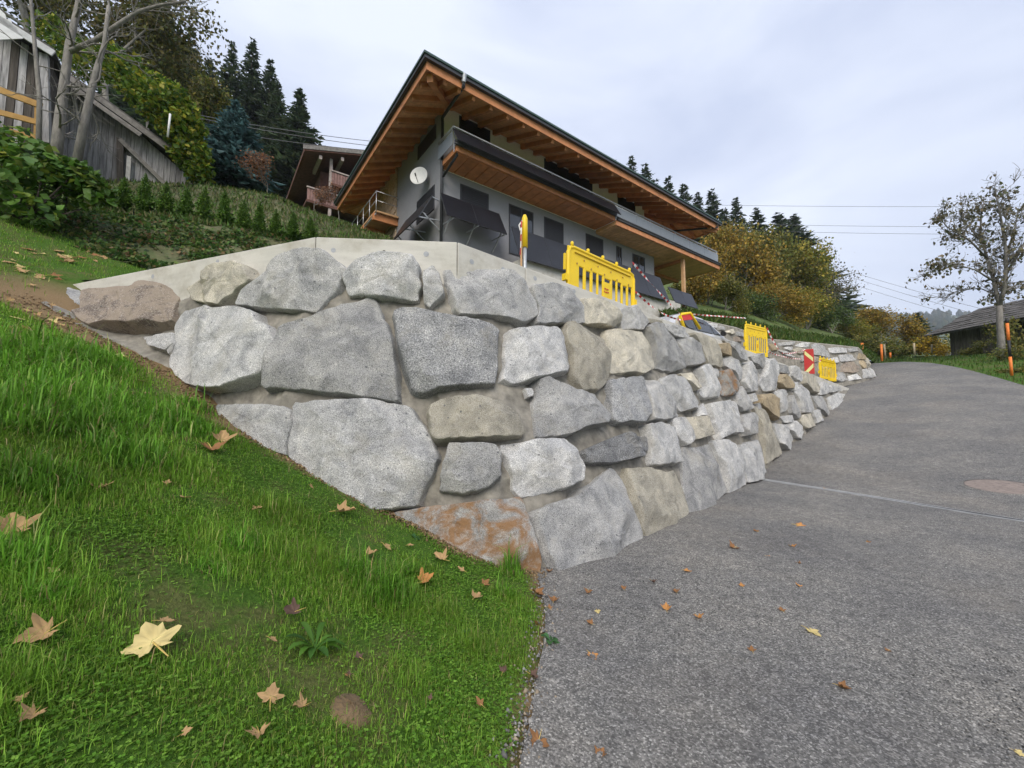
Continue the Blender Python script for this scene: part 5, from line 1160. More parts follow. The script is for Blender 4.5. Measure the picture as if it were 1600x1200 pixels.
# bare trees in front of the barn
def bare_tree(label, path, r0, seed, d, side):
    rg2 = np.random.default_rng(seed); m = MB(); pts = [P(x, y, d+dd_) for x, y, dd_ in path]; base = pts[0].copy()
    r = thing('bare_tree', label, 'tree', tuple(base)); m.tube([p-base for p in pts], [r0*(1-.55*i/(len(pts)-1)) for i in range(len(pts))], 8)
    def br(p, dr, L, rad, lev):
        n = 5; q = [p]; dd_ = dr.copy()
        for i in range(n): dd_ = dd_+rg2.normal(size=3)*.16+A3([0, 0, .04]); dd_ /= np.linalg.norm(dd_); q.append(q[-1]+dd_*L/n)
        m.tube([x-base for x in q], [max(rad*(1-.6*i/n), .005) for i in range(n+1)], 5, False)
        if lev:
            for k in range(3): j = rg2.integers(1, n+1); e = dd_+rg2.normal(size=3)*.55; e /= np.linalg.norm(e); br(q[j], e, L*rg2.uniform(.5, .75), rad*.5, lev-1)
    for i in range(1, len(pts)):
        for k in range(side): e = rg2.normal(size=3)*A3([1, .5, .4])+A3([.25, -.1, .25]); e /= np.linalg.norm(e); br(pts[i]*(1-.2*k)+pts[i-1]*.2*k, e, rg2.uniform(.7, 1.5), r0*.28, 2)
    obj('trunk', npmesh('trunk', m.v, m.f, M_bark, smooth=True), r); return r
bare_tree('thick pale bare trunk standing before the barn planks', [(86, 262, 0), (92, 200, 0), (100, 135, .1), (108, 70, .1), (120, 20, .2), (132, -40, .3)], .15, 3, 11.8, 2)
bare_tree('forked bare tree leaning right before the barn', [(118, 262, 0), (132, 190, 0), (143, 140, 0), (152, 105, .1), (163, 70, .1), (170, 10, .2)], .11, 5, 11.5, 2)
bare_tree('slender bare tree left of the thick pale trunk', [(60, 250, 0), (62, 150, 0), (56, 90, 0), (50, 20, 0), (44, -40, 0)], .07, 8, 11.9, 2)
def limb(path, r, d): 
    m = MB().tube([P(x, y, d) for x, y in path], [r*(1-.6*i/(len(path)-1)) for i in range(len(path))], 7); return m
bt = bare_tree('long bare limb reaching right over the barn roof', [(110, 80, 0), (150, 62, 0), (185, 38, 0), (215, 18, .1), (250, 8, .2), (290, 2, .3)], .075, 12, 11.7, 2)
# thuja hedge
cth, tth = conifer_mesh(1.0, .33, 51, [(.075, .16, .024), (.105, .21, .03), (.14, .24, .036), (.055, .12, .02)], 34, 1.5, -.55, .02)
cth2, tth2 = conifer_mesh(1.0, .33, 52, [(.085, .17, .026), (.11, .22, .03), (.15, .23, .036), (.06, .12, .024)], 34, 1.4, -.6, .02)
TH = [(158, 284, 324), (192, 285, 327), (224, 281, 332), (257, 292, 340), (290, 300, 345), (318, 300, 350), (349, 306, 355), (379, 320, 364), (404, 324, 370), (430, 334, 375), (457, 338, 378), (484, 345, 381)]
for k, (px, t_, b_) in enumerate(TH):
    d = 10.35+.0062*(px-158)+.25; b = P(px, b_, d); h = P(px, t_, d)[2]-b[2]
    tree('thuja_shrub', ordn[k]+' small thuja from the left in the row on the bank', 'shrub', (cth, cth2)[k % 2], (tth, tth2)[k % 2], b, k*1.3, (.66, .66, h*1.2), 'thuja row on the bank')
# ivy and litter on the bank
n = 26000; jj = rg.integers(0, 11, n); ii = rg.integers(0, 88, n); f1 = rg.random((n, 1)); f2 = rg.random((n, 1))
p = (BV[jj, ii]*(1-f1)+BV[jj, ii+1]*f1)*(1-f2)+(BV[jj+1, ii]*(1-f1)+BV[jj+1, ii+1]*f1)*f2
vn = vnoise(p[:, 0]*1.0, p[:, 1]+p[:, 2], 1.1); keep_ = (vn+rg.normal(size=n)*.25-(p[:, 0]+9)*.05) > -.15; p = p[keep_]; n = len(p)
colr = pal(rg, n, [(.05, .11, .02), (.075, .15, .03), (.12, .17, .04), (.035, .075, .02), (.2, .13, .06), (.16, .17, .05)], [.25, .25, .15, .15, .1, .1])
V, F, cc = cards(p+A3([0, -.02, .03]), .1*rg.uniform(.5, 1.3, n), .9, colr, rg, A3([0, -.5, 1.])+0*p)
tag(obj('ivy', npmesh('ivy', V, F, M_leaf, cc)), 'dark ivy and bramble covering the earth bank', 'ivy', kind='stuff')
n = 16000; jj = rg.integers(10, 30, n); ii = rg.integers(0, 88, n); f1 = rg.random((n, 1)); f2 = rg.random((n, 1))
p = (BV[jj, ii]*(1-f1)+BV[jj, ii+1]*f1)*(1-f2)+(BV[jj+1, ii]*(1-f1)+BV[jj+1, ii+1]*f1)*f2
colr = pal(rg, n, [(.13, .17, .045), (.2, .19, .08), (.09, .18, .03), (.08, .14, .03)])
V, F, cc = cards(p, .2*rg.uniform(.5, 1.3, n), .18, colr, rg, None, .5, A3([0, 0, 1.])+0*p)
tag(obj('dry_grass', npmesh('dry_grass', V, F, M_leaf, cc)), 'withered brown grass on the upper bank', 'grass', kind='stuff')
# big-leaved bush, lower left: individual leaves
bush = thing('leafy_bush', 'large leafy green bush with yellowing tips at left edge', 'bush', tuple(P(40, 345, 8.6)))
def maple(n_l=5, R=1., curl=.2, seed=0, lobes=True):
    rs = np.random.default_rng(seed); out_ = []; 
    if lobes:
        key = [(-90, .1), (-62, .42), (-40, .66), (-30, .5), (-14, .6), (2, .86), (10, .98), (18, .84), (30, .58), (42, .62), (58, .8), (66, .72), (78, .92), (90, 1.1)]
        full = key+[(180-a, r) for a, r in key[::-1][1:-1]]
    else:
        full = [(a, .62+.3*max(0, math.sin(math.radians(a)))**2-.28*max(0, -math.sin(math.radians(a)))**6+(.04 if i % 2 else 0)) for i, a in enumerate(range(-90, 270, 20))]
    V = [(0, 0, 0)]
    for sc_ in (.5, 1.):
        for a, r in full:
            r = r*sc_*(1+rs.normal()*.05); x, y = r*math.cos(math.radians(a)), r*math.sin(math.radians(a)); V.append((x, y, curl*(abs(x)**1.5)*.6+curl*.5*(y*y)*rs.uniform(.4, 1.4)+rs.normal()*.03))
    n_ = len(full); F = [[0, 1+i, 1+(i+1) % n_] for i in range(n_)]+[[1+i, 1+n_+i, 1+n_+(i+1) % n_, 1+(i+1) % n_] for i in range(n_)]
    return A3(V)*R, F
bl_m = []
for k, c in enumerate([(.075, .16, .02), (.1, .2, .025), (.055, .12, .018), (.24, .26, .03), (.16, .23, .03), (.085, .17, .04)]):
    V, F = maple(curl=.35, seed=60+k, lobes=False); bl_m.append(npmesh('leaf', V, F, M_leaf, np.tile(c, (len(V), 1)), True))
BC = [(10, 290, 8.4, .95), (70, 275, 8.6, .75), (20, 235, 8.7, .65), (115, 275, 8.7, .5), (140, 300, 8.8, .45), (-50, 260, 8.5, 1.1), (50, 330, 8.3, .5)]
def bushpt():
    px, py, d, r = BC[rg.choice(7, p=[.25, .18, .15, .13, .1, .12, .07])]; q = rg.normal(size=3); q /= np.linalg.norm(q); return P(px, py, d)+q*r*rg.uniform(.55, 1.05)*A3([1, .8, .8]), q
from mathutils import Euler
for k in range(300):
    p, q = bushpt(); q[1] = -abs(q[1]); top = q[2] > .45
    o = bpy.data.objects.new('leaf', bl_m[rg.choice([3, 4, 1]) if top and rg.random() < .6 else rg.choice([0, 1, 2, 5])]); C.objects.link(o); o.parent = bush; s_ = rg.uniform(.1, .17)
    nv = Vector((q[0]*.6, -.45+q[1]*.4, .75+.3*q[2]))+Vector(rg.normal(size=3)*.3); o.location = Vector(p)-bush.location; o.rotation_euler = (nv.to_track_quat('Z', 'Y').to_matrix() @ Euler((0, 0, rg.uniform(0, 6.28))).to_matrix()).to_euler(); o.scale = (s_,)*3
P2 = A3([bushpt()[0] for _ in range(1500)]); V, F, cc = cards(P2, .17*rg.uniform(.6, 1.3, 1500), .85, pal(rg, 1500, [(.055, .12, .018), (.075, .16, .022), (.1, .19, .03), (.15, .2, .03)]), rg, A3([0, -.4, 1.])+0*P2)
o = kid(obj('small_leaves', npmesh('small_leaves', V, F, M_leaf, cc)), bush); o['kind'] = 'stuff'
m = MB()
for k in range(14): q, _ = bushpt(); m.tube([(0, 0, 0), (A3(q)-A3(bush.location))*.5+rg.normal(size=3)*.15, A3(q)-A3(bush.location)], [.03, .02, .006], 5)
m.build('stems', M_barkd, bush)
# shrubs by the chalet
RD = [(.2, .09, .05), (.28, .12, .06), (.15, .08, .05), (.3, .16, .08)]
csr, tsr = broadleaf_mesh(2.6, 1.4, 71, RD, 900, .12, .3, 4, .9, .6)
for px, pb_, pt_, d, sx_, lab in ((418, 305, 248, 19, .85, 'reddish brown thin shrub beside the blue spruce'), (490, 328, 288, 22, .6, 'orange leaved shrub before the old chalet balcony'), (530, 335, 290, 23, .7, 'bare reddish shrub near the main house eave')):
    b = P(px, pb_, d); h = P(px, pt_, d)[2]-b[2]; tree('autumn_shrub', lab, 'shrub', csr, tsr, b, px, (sx_, sx_, h/2.6), 'reddish shrubs below the chalet')
# autumn wood on the right
AU = {'o': [(.33, .21, .035), (.4, .265, .045), (.25, .17, .03), (.2, .18, .035)], 'v': [(.19, .18, .04), (.14, .16, .035), (.25, .21, .05), (.11, .13, .03)], 'y': [(.29, .26, .04), (.2, .21, .04), (.36, .28, .045), (.14, .17, .03)], 'g': [(.08, .13, .03), (.11, .16, .04), (.06, .1, .03)], 's': [(.13, .12, .07), (.17, .15, .09), (.1, .1, .06)]}
au_m = {k: broadleaf_mesh(10, 3.6, 80+i, v, 8500 if k != 's' else 1300, .26 if k != 's' else .2, .3, 4, .9, .75, kids=(3, 5)) for i, (k, v) in enumerate(AU.items())}
AT = [('o', 1105, 395, 512, 31, 80, 'orange brown tree touching the balcony end'), ('o', 1147, 343, 515, 37, 100, 'tall rusty orange tree right of the balcony'), ('v', 1192, 352, 518, 40, 96, 'olive tree behind the middle yellow barrier'), ('y', 1232, 378, 522, 41, 90, 'yellow green tree in the middle of the autumn wood'),
      ('o', 1206, 440, 524, 34, 84, 'low rusty tree in front of the autumn wood'), ('v', 1258, 400, 525, 44, 84, 'brown olive tree under the two rightmost spruces'), ('s', 1290, 385, 532, 44, 92, 'nearly bare grey tree at the right end of the wood'), ('y', 1262, 452, 530, 36, 74, 'low golden tree above the far boulder wall'),
      ('g', 1168, 452, 522, 32, 70, 'dark green tree behind the middle barrier'), ('g', 1306, 470, 538, 40, 64, 'small green tree at the wood edge'), ('v', 1078, 420, 505, 34, 70, 'dim olive tree behind the house corner post'), ('o', 1378, 478, 556, 44, 84, 'orange brown tree with bare tips by the far field'), ('y', 1338, 500, 546, 42, 60, 'low yellow olive tree between wood and field'),
      ('v', 1130, 430, 508, 29, 66, 'brown bush tree left of the middle barrier')]
for k, (c, px, t_, b_, d, w, lab) in enumerate(AT):
    b = P(px, b_, d); h = P(px, t_, d)[2]-b[2]; sx_ = (w/2/FPX*d)/3.3; b[2] -= .3; tree('autumn_tree', lab, 'tree', *au_m[c], b, k*1.9, (sx_, sx_, (h+.3)/10), 'autumn trees right of the house')
put_conifer(1, 1437, 488, 552, 58, 46, 'spruce_tree', 'single dark spruce in the far field by the barn', None)
csh, tsh = broadleaf_mesh(2.5, 1.8, 95, AU['v'], 1800, .22, .2, 3, 1., .9); csy, tsy = broadleaf_mesh(2.5, 1.6, 96, [(.4, .27, .02), (.48, .33, .03), (.3, .2, .02)], 1400, .2, .2, 3, 1., .9)
for k, (px, t_, b_, d, w, yel, lab) in enumerate([(1330, 528, 556, 36, 60, 0, 'leftmost hedge bush behind the far boulder wall'), (1362, 530, 558, 37, 60, 0, 'hedge bush behind the orange stake'), (1400, 530, 558, 38, 56, 0, 'hedge bush right of the orange stake'), (1425, 532, 556, 38, 50, 0, 'hedge bush left of the yellow shrub'), (1455, 524, 556, 37, 56, 1, 'bright yellow shrub beside the right barn'), (1385, 520, 552, 48, 80, 0, 'far hedge bush behind the orange brown tree'), (1478, 522, 557, 41, 50, 0, 'hedge bush half hidden by the right barn corner')]):
    b = P(px, b_, d); h = P(px, t_, d)[2]-b[2]; s_ = (w/2/FPX*d)/1.7; tree('hedge_shrub', lab, 'shrub', *((csy, tsy) if yel else (csh, tsh)), b, k*2.1, (s_, s_, h/2.5), 'hedge by the far field')
# right tree with two stems
def field_tree():
    rg2 = np.random.default_rng(104); base = G(1564, 560); D = base[1]; m = MB(); tips = []
    r = thing('field_tree', 'tall thinly leaved tree in front of the right barn', 'tree', tuple(base)); w = lambda x, y, o=0.: P(x, y, D+o)-base
    def br(p, dr, L, rad, lev):
        n = 5; q = [p]; dd_ = dr.copy()
        for i in range(n): dd_ = dd_+rg2.normal(size=3)*.14+A3([0, 0, .05]); dd_ /= np.linalg.norm(dd_); q.append(q[-1]+dd_*L/n)
        m.tube(q, [max(rad*(1-.55*i/n), .008) for i in range(n+1)], 5, False)
        if lev <= 1: tips.extend(q[1:])
        if lev:
            for k in range(4): e = dd_+rg2.normal(size=3)*.6+A3([0, 0, .15]); e /= np.linalg.norm(e); br(q[rg2.integers(1, n+1)], e, L*rg2.uniform(.5, .8), rad*.5, lev-1)
    trunk = [w(1565, 566), w(1564, 530), w(1562, 500), w(1562, 478)]; m.tube(trunk, [.2, .155, .135, .125], 10)
    for path, r0 in (([(1562, 480, 0), (1553, 440, .2), (1543, 405, .5), (1532, 370, .8), (1533, 335, 1.), (1538, 315, 1.)], .14), ([(1562, 480, 0), (1571, 440, -.2), (1572, 395, -.5), (1566, 355, -.6), (1561, 325, -.5), (1556, 305, -.4)], .15),
                     ([(1553, 440, .2), (1525, 422, -.3), (1490, 412, -.8), (1455, 420, -1.)], .07), ([(1571, 430, -.2), (1592, 395, -.6), (1612, 360, -1.), (1625, 335, -1.)], .11), ([(1543, 405, .5), (1515, 375, .2), (1480, 355, -.3), (1468, 340, -.4)], .08), ([(1572, 400, -.5), (1585, 360, .6), (1590, 330, 1.)], .09), ([(1540, 385, .5), (1510, 350, 1.2), (1500, 330, 1.3)], .07), ([(1560, 462, 0), (1530, 450, 1.), (1495, 455, 1.6), (1460, 468, 1.8)], .05), ([(1568, 455, 0), (1600, 440, .5), (1630, 430, .8)], .07)):
        pts = [w(*q) for q in path]; m.tube(pts, [.72*r0*(1-.75*i/(len(pts)-1)) for i in range(len(pts))], 7)
        for i in range(1, len(pts)):
            for k in range(4): e = (pts[i]-pts[i-1]); e /= np.linalg.norm(e); e = e+rg2.normal(size=3)*.6+A3([0, 0, .2]); e /= np.linalg.norm(e); br(pts[i-1]+(pts[i]-pts[i-1])*rg2.random(), e, rg2.uniform(.5, 1.05), .025, 2)
    obj('trunk', npmesh('trunk', m.v, m.f, M_bark, smooth=True), r); T = A3(tips); n = 3000
    c = T[rg2.choice(len(T), n)]+rg2.normal(size=(n, 3))*.13; k = rg2.random(n) < np.clip(.75+1.4*vnoise(c[:, 0], c[:, 2], .8, 4.), .1, 1); c = c[k]; n = len(c)
    V, F, col = cards(c, .21*rg2.uniform(.5, 1.3, n), .7, pal(rg2, n, [(.12, .11, .055), (.15, .13, .065), (.1, .115, .05), (.18, .14, .075)]), rg2, None, .7, A3([0, 0, -1.])+0*c); obj('crown', npmesh('crown', V, F, M_leaf, col), r)
field_tree()
for k, (px, py, d, w, hh_) in enumerate([(1597, 586, 18.5, .8, .5), (1540, 571, 23, .8, .4), (1515, 566, 26, .8, .35), (1610, 568, 21, 1.0, .9), (1590, 552, 26, 1.0, 2.0), (1528, 556, 28, .8, .9)]):
    b = P(px, py, d); tree('green_shrub', ['dark shrub at the foot of the snow pole', 'low shrub left of the right tree trunk', 'small shrub under the barn corner', 'shrub at the right picture edge', 'taller shrub against the barn wall behind the tree', 'small shrub against the barn planks'][k], 'shrub', csh if k % 2 else None or csh, tsh, b, k, (w/1.6, w/1.6, hh_/2.5), 'shrubs along the right barn')
# ================================================================== LAWN
rg = np.random.default_rng(77)
TALL = [(60, 640, .55, .15), (170, 640, .5, .15), (260, 660, .38, .13), (120, 560, .5, .11), (30, 560, .6, .12), (310, 640, .25, .1), (200, 720, .35, .08), (60, 760, .3, .07), (600, 930, .2, .12), (560, 905, .14, .1), (640, 900, .1, .08), (800, 896, .09, .26), (790, 930, .12, .08), (380, 860, .25, .06), (740, 1010, .12, .05),
        (330, 900, .2, .06), (20, 880, .2, .07), (80, 940, .15, .06), (480, 880, .2, .05), (640, 1060, .12, .045), (440, 800, .2, .05), (20, 1080, .12, .05), (700, 960, .12, .05)]
TW = [(*G(a, b)[:2], r, h) for a, b, r, h in TALL]
def lawn_h(x, y):
    h = np.zeros_like(x)
    for cx, cy, r, a in TW: h = np.maximum(h, a*np.exp(-((x-cx)**2+(y-cy)**2)/(2*(r*.75)**2)))
    return h
def lawn_ok(x, y):
    wallside = in_poly(x, y, [tuple(q) for q in left_base]+[(2, 9), (-5.5, 9), (-8.2, 7.1)])
    rd = in_poly(x, y, road_poly)
    return (~rd) & (~wallside)
def sample(n, x0, x1, y0, y1):
    x = rg.uniform(x0, x1, n); y = rg.uniform(y0, y1, n); k = lawn_ok(x, y); return x[k], y[k]
patch = lambda x, y: vnoise(x, y, 1.7, 3.)
def grass_mesh(name, x, y, h, w, col, bend=.5):
    n = len(x); z = H(x, y)-.01; a = rg.uniform(0, 6.283, n); b = rg.uniform(.15, 1., n)*bend; dx, dy = np.cos(a), np.sin(a)
    p0 = np.stack([x, y, z], -1); sx = np.stack([-dy, dx, 0*x], -1)*w[:, None]/2; out_ = np.stack([dx, dy, 0*x], -1)
    mid = p0+A3([0, 0, 1.])*(h*.62)[:, None]+out_*(h*b*.28)[:, None]; tip = p0+A3([0, 0, 1.])*(h*(1-.38*b))[:, None]+out_*(h*b*.95)[:, None]
    V = np.stack([p0-sx, p0+sx, mid+sx*.75, mid-sx*.75, tip], 1).reshape(-1, 3); i = np.arange(n)[:, None]*5
    F = np.concatenate([i+[[0, 1, 2]], i+[[0, 2, 3]], i+[[3, 2, 4]]]); return npmesh(name, V, F, M_grass, np.repeat(col, 5, 0))
GC = [(.125, .245, .022), (.165, .31, .03), (.21, .36, .04), (.1, .195, .02), (.28, .37, .06), (.38, .34, .12)]
X, Y = [], []
for n, box in ((260000, (-3.2, .4, .6, 3.4)), (120000, (-6.5, .4, .8, 6.2)), (60000, (-12, -2, 2, 9.5)), (14000, (-2.5, .2, -1, .8))):
    a, b = sample(n, *box); X.append(a); Y.append(b)
X = np.concatenate(X); Y = np.concatenate(Y)
so_v = soil_amount(X, Y); pn = patch(X, Y); hh_ = lawn_h(X, Y)
dens = np.clip(.66+1.5*pn+hh_*5, .05, 1)*(1-.93*so_v); dens = np.where(Y > 6.2, np.clip(dens, .4, 1)*(1-.8*so_v), dens); k = rg.random(len(X)) < dens; X, Y, hh_ = X[k], Y[k], hh_[k]
dist = np.hypot(X, Y); n = len(X)
h = (.018+.026*rg.random(n)+hh_*rg.uniform(.55, 1.25, n))*np.where(rg.random(n) < .05, 2.4, 1)*np.clip(dist/5, 1, 2.)
w = np.where(hh_ > .05, .0065, .0034)*rg.uniform(.7, 1.4, n)*np.clip(dist/3.2, .75, 2.2)
wt = [.22, .28, .2, .16, .09, .05]
col = pal(rg, n, GC, wt, .2); col *= (1.18*(1+.4*vnoise(X, Y, .9, 6.)))[:, None]*A3([.98, 1, 1.05]); col[hh_ > .05] *= A3([.8, .95, .9])
straw = rg.random(n) < .025; col[straw] = pal(rg, int(straw.sum()), [(.4, .33, .16), (.3, .22, .1)])
tag(obj('grass', grass_mesh('grass', X, Y, h, w, col, .85)), 'bright green lawn grass with longer tufts on the slope', 'grass', kind='stuff')
print('grass', n)
# clover and small broad leaves
x, y = sample(110000, -3.4, .35, .7, 4.6); so_v = soil_amount(x, y); pc = vnoise(x, y, 1.3, 8.); k = (rg.random(len(x)) < np.clip(.45+1.5*pc, .06, .95)*(1-so_v)*(1-np.clip(lawn_h(x, y)*9, 0, .9))); x, y = x[k], y[k]; n = len(x)
a0 = rg.uniform(0, 6.28, n); P3, D3 = [], []
zc = H(x, y)+rg.uniform(.008, .03, n); sz = rg.uniform(.006, .0125, n)
for j in range(3):
    a = a0+j*2.094; P3.append(np.stack([x, y, zc], -1)); D3.append(np.stack([np.cos(a), np.sin(a), rg.uniform(-.1, .35, n)], -1))
cc = np.tile(pal(rg, n, [(.11, .25, .025), (.16, .32, .035), (.09, .195, .022), (.2, .35, .05)], None, .2), (3, 1)); pp3 = np.concatenate(P3)
V, F, c4 = cards(pp3, np.tile(sz, 3), .95, cc, rg, A3([0, 0, 1.])*2+0*pp3, .12, np.concatenate(D3), .05)
tag(obj('clover', npmesh('clover', V, F, M_grass, c4)), 'low clover patches between the lawn grass', 'clover', kind='stuff')
# coarse grass on the right verge and the upper slope strips
def verge(n, box, keepf, hs, name, lab, cols):
    x = rg.uniform(box[0], box[1], n); y = rg.uniform(box[2], box[3], n); k = keepf(x, y); x, y = x[k], y[k]; m_ = len(x)
    tag(obj(name, grass_mesh(name, x, y, rg.uniform(*hs, m_), .03*rg.uniform(.6, 1.4, m_), pal(rg, m_, cols, None, .2), .8)), lab, 'grass', kind='stuff')
verge(26000, (16, 40, 9, 40), lambda x, y: (~in_poly(x, y, road_poly)) & (x > 15+.3*y) & (x < 42) & (x-.6*y > 3), (.1, .28), 'grass', 'green verge grass between road and right barn', [(.05, .12, .02), (.07, .15, .02), (.1, .16, .03), (.14, .15, .05)])
def slope_grass(SV, j0, j1, n, L, cols, lab, i0=0, i1=None):
    i1 = i1 or SV.shape[1]-2; jj = rg.integers(j0, j1, n); ii = rg.integers(i0, i1, n); f1 = rg.random((n, 1)); f2 = rg.random((n, 1))
    p = (SV[jj, ii]*(1-f1)+SV[jj, ii+1]*f1)*(1-f2)+(SV[jj+1, ii]*(1-f1)+SV[jj+1, ii+1]*f1)*f2
    V, F, c = cards(p-A3([0, 0, .03]), L*rg.uniform(.5, 1.3, n), .2, pal(rg, n, cols, None, .25), rg, None, .45, A3([0, 0, 1.])+0*p); tag(obj('grass', npmesh('grass', V, F, M_grass, c)), lab, 'grass', kind='stuff')
slope_grass(HV, 0, 13, 14000, .17, [(.07, .12, .02), (.1, .15, .025), (.15, .15, .05), (.05, .09, .02)], 'rough green grass slope below the old chalet', 20)
slope_grass(HRV, 0, 12, 12000, .35, [(.06, .12, .02), (.08, .14, .025), (.12, .15, .04)], 'green grass strip above the far boulder wall')
# soil mounds and molehill
mo = G(548, 1113); V = []; F = []; N = 18
for j, (r, hz) in enumerate(((.085, -.01), (.062, .012), (.036, .02), (.0, .024))):
    for i in range(N):
        a = 6.2832*i/N; q = r*(1+.18*mnoise.noise(Vector((math.cos(a)*2, math.sin(a)*2, j)))); V.append((q*math.cos(a), q*math.sin(a), hz+.45*-(q*math.cos(a))*1.0+.012*mnoise.noise(Vector((i*1.3, j*2.1, 4))))) 
for j in range(3):
    for i in range(N): F.append([j*N+i, j*N+(i+1) % N, (j+1)*N+(i+1) % N, (j+1)*N+i])
tag(obj('molehill', npmesh('molehill', V, F, M_soil), None, tuple(mo+A3([0, 0, .015]))), 'small round brown soil mound in the lawn', 'molehill')
n = 2600; t_ = rg.uniform(0, len(left_base)-1.001, n); lbA = A3(left_base); i = t_.astype(int); f = (t_-i)[:, None]; q = lbA[i]*(1-f)+lbA[i+1]*f; q = q+np.stack([-np.abs(rg.normal(size=n))*.12, -np.abs(rg.normal(size=n))*.28], -1)*np.where(q[:, 1:] > 4.7, 1, .25)
def crumbs(name, lab, cat, xy, r, colours, mt):
    base = A3([(1, 0, 0), (-.5, .8, 0), (-.5, -.8, 0), (.1, 0, .75), (.0, .0, -.5)]); fc = A3([[0, 1, 3], [1, 2, 3], [2, 0, 3], [1, 0, 4], [2, 1, 4], [0, 2, 4]]); m_ = len(xy)
    a = rg.uniform(0, 6.28, m_); R_ = np.stack([np.stack([np.cos(a), -np.sin(a)], -1), np.stack([np.sin(a), np.cos(a)], -1)], 1); B = base[None]*(r[:, None, None])*rg.uniform(.6, 1.3, (m_, 5, 3)); B[:, :, :2] = np.einsum('nij,nkj->nki', R_, B[:, :, :2])
    B[:, :, 0] += xy[:, :1]; B[:, :, 1] += xy[:, 1:]; B[:, :, 2] += H(xy[:, 0], xy[:, 1])[:, None]+.012
    F_ = (np.arange(m_)[:, None, None]*5+fc[None]).reshape(-1, 3); cc = np.repeat(pal(rg, m_, colours, None, .25), 5, 0); tag(obj(name, npmesh(name, B.reshape(-1, 3), F_, mt, cc)), lab, cat, kind='stuff')
M_peb = leafmat('pebble', 0.0, .9, .3)
crumbs('soil_crumbs', 'loose brown soil crumbs along the wall foot', 'soil', q, rg.uniform(.006, .022, n), [(.2, .13, .07), (.26, .18, .1), (.15, .1, .055)], M_peb)
n = 900; ew = A3(edge_w+[A3([0., 1.2])]); t_ = rg.uniform(0, len(ew)-1.001, n); i = t_.astype(int); f = (t_-i)[:, None]; q = ew[i]*(1-f)+ew[i+1]*f+rg.normal(size=(n, 2))*A3([.055, .04])
crumbs('gravel', 'small grey pebbles along the lawn edge', 'gravel', q, rg.uniform(.004, .016, n)*np.where(rg.random(n) < .06, 1.9, 1), [(.2, .195, .19), (.28, .27, .255), (.15, .145, .14), (.27, .22, .16)], M_peb)
n = 9000; q = np.stack([rg.uniform(.1, 4.5, n), rg.uniform(.9, 4.5, n)], -1); k = in_poly(q[:, 0], q[:, 1], road_poly); q = q[k]; n = len(q)
q2 = np.stack([rg.uniform(.3, 3.6, 7000), rg.uniform(1.0, 3.4, 7000)], -1); q2 = q2[rg.random(7000) < np.clip((q2[:, 0]+3.4-q2[:, 1])/4.2, .1, 1)]; q = np.vstack([q, q2]); n = len(q)
crumbs('road_grit', 'loose light chips lying on the asphalt', 'gravel', q, rg.uniform(.003, .0095, n), [(.24, .235, .228), (.33, .325, .31), (.16, .158, .155), (.1, .1, .1)], M_peb)
# ================================================================== FALLEN LEAVES
LC = {'p': (.62, .5, .22), 't': (.42, .27, .13), 'b': (.28, .14, .06), 'o': (.5, .24, .08), 'd': (.13, .08, .06), 'y': (.62, .6, .25)}
lm = {}
for k, c in LC.items():
    for v in range(3):
        V, F = maple(curl=(.06, .45, .8)[v], seed=200+v*7+ord(k)); 
        if v == 2: V[:, 2] += .3*np.abs(V[:, 0]+.3*V[:, 1])**1.2
        if v == 1: V[:, 0] *= .75
        rs = np.random.default_rng(v+3); cc = A3(c)*(1+rs.normal(size=(len(V), 1))*.13); lm[k, v] = npmesh('fallen_leaf', V, F, M_dry, np.clip(cc, .01, 1), True)
M_stem = mat('leaf_stem', (.5, .36, .1), .7)
st_m = npmesh('stem', (lambda m: m.v)(MB().tube([(0, 0, 0), (.12, -.55, .06), (.25, -.95, .02)], [.035, .03, .022], 5)), (lambda m: m.f)(MB().tube([(0, 0, 0), (.12, -.55, .06), (.25, -.95, .02)], [.035, .03, .022], 5)), M_stem)
def leaf(px, py, sz, c, v, lab, grp, rz=None, lift=.02):
    p = G(px, py); onroad = in_poly(A3([p[0]]), A3([p[1]]), road_poly)[0]; e = .1; nx_, ny_ = -(H(p[0]+e, p[1])-H(p[0]-e, p[1]))/(2*e), -(H(p[0], p[1]+e)-H(p[0], p[1]-e))/(2*e)
    r = sz/FPX*p[1]/2*(.92 if v else 1.); o = thing('fallen_leaf', lab, 'leaf', (p[0], p[1], p[2]+(.016 if onroad else .024+lift*.4)), 0, grp)
    nv = Vector((nx_, ny_, 1)).normalized()+(Vector((0, -.35, .1)) if sz > 34 else Vector((0, -.12, 0)))+Vector(rg.normal(size=3)*(.12 if onroad or v == 0 else .22)); rz = rg.uniform(0, 6.28) if rz is None else rz
    o.rotation_euler = (nv.to_track_quat('Z', 'Y').to_matrix() @ Euler((0, 0, rz)).to_matrix()).to_euler(); o.scale = (r,)*3
    obj('blade', lm[c, v], o); obj('stem', st_m, o); return o
leaf(238, 1022, 76, 'p', 0, 'large pale yellow maple leaf with long stem on the lawn', 'dry leaves on the lawn', .25, .05)
leaf(180, 562, 36, 'y', 0, 'pale lime yellow leaf on soil at the left wall end', 'dry leaves on the lawn', 1.2, .05)
leaf(255, 983, 34, 't', 1, 'curled tan leaf touching the large pale maple leaf', 'dry leaves on the lawn')
leaf(1268, 990, 32, 'p', 1, 'largest tan leaf lying alone on the asphalt', 'dry leaves on the asphalt')
leaf(925, 1028, 28, 'o', 1, 'orange tan lobed leaf on asphalt near the lawn edge', 'dry leaves on the asphalt')
leaf(841, 1164, 40, 'b', 2, 'large crumpled brown leaf at the lawn edge near picture bottom', 'dry leaves on the asphalt')
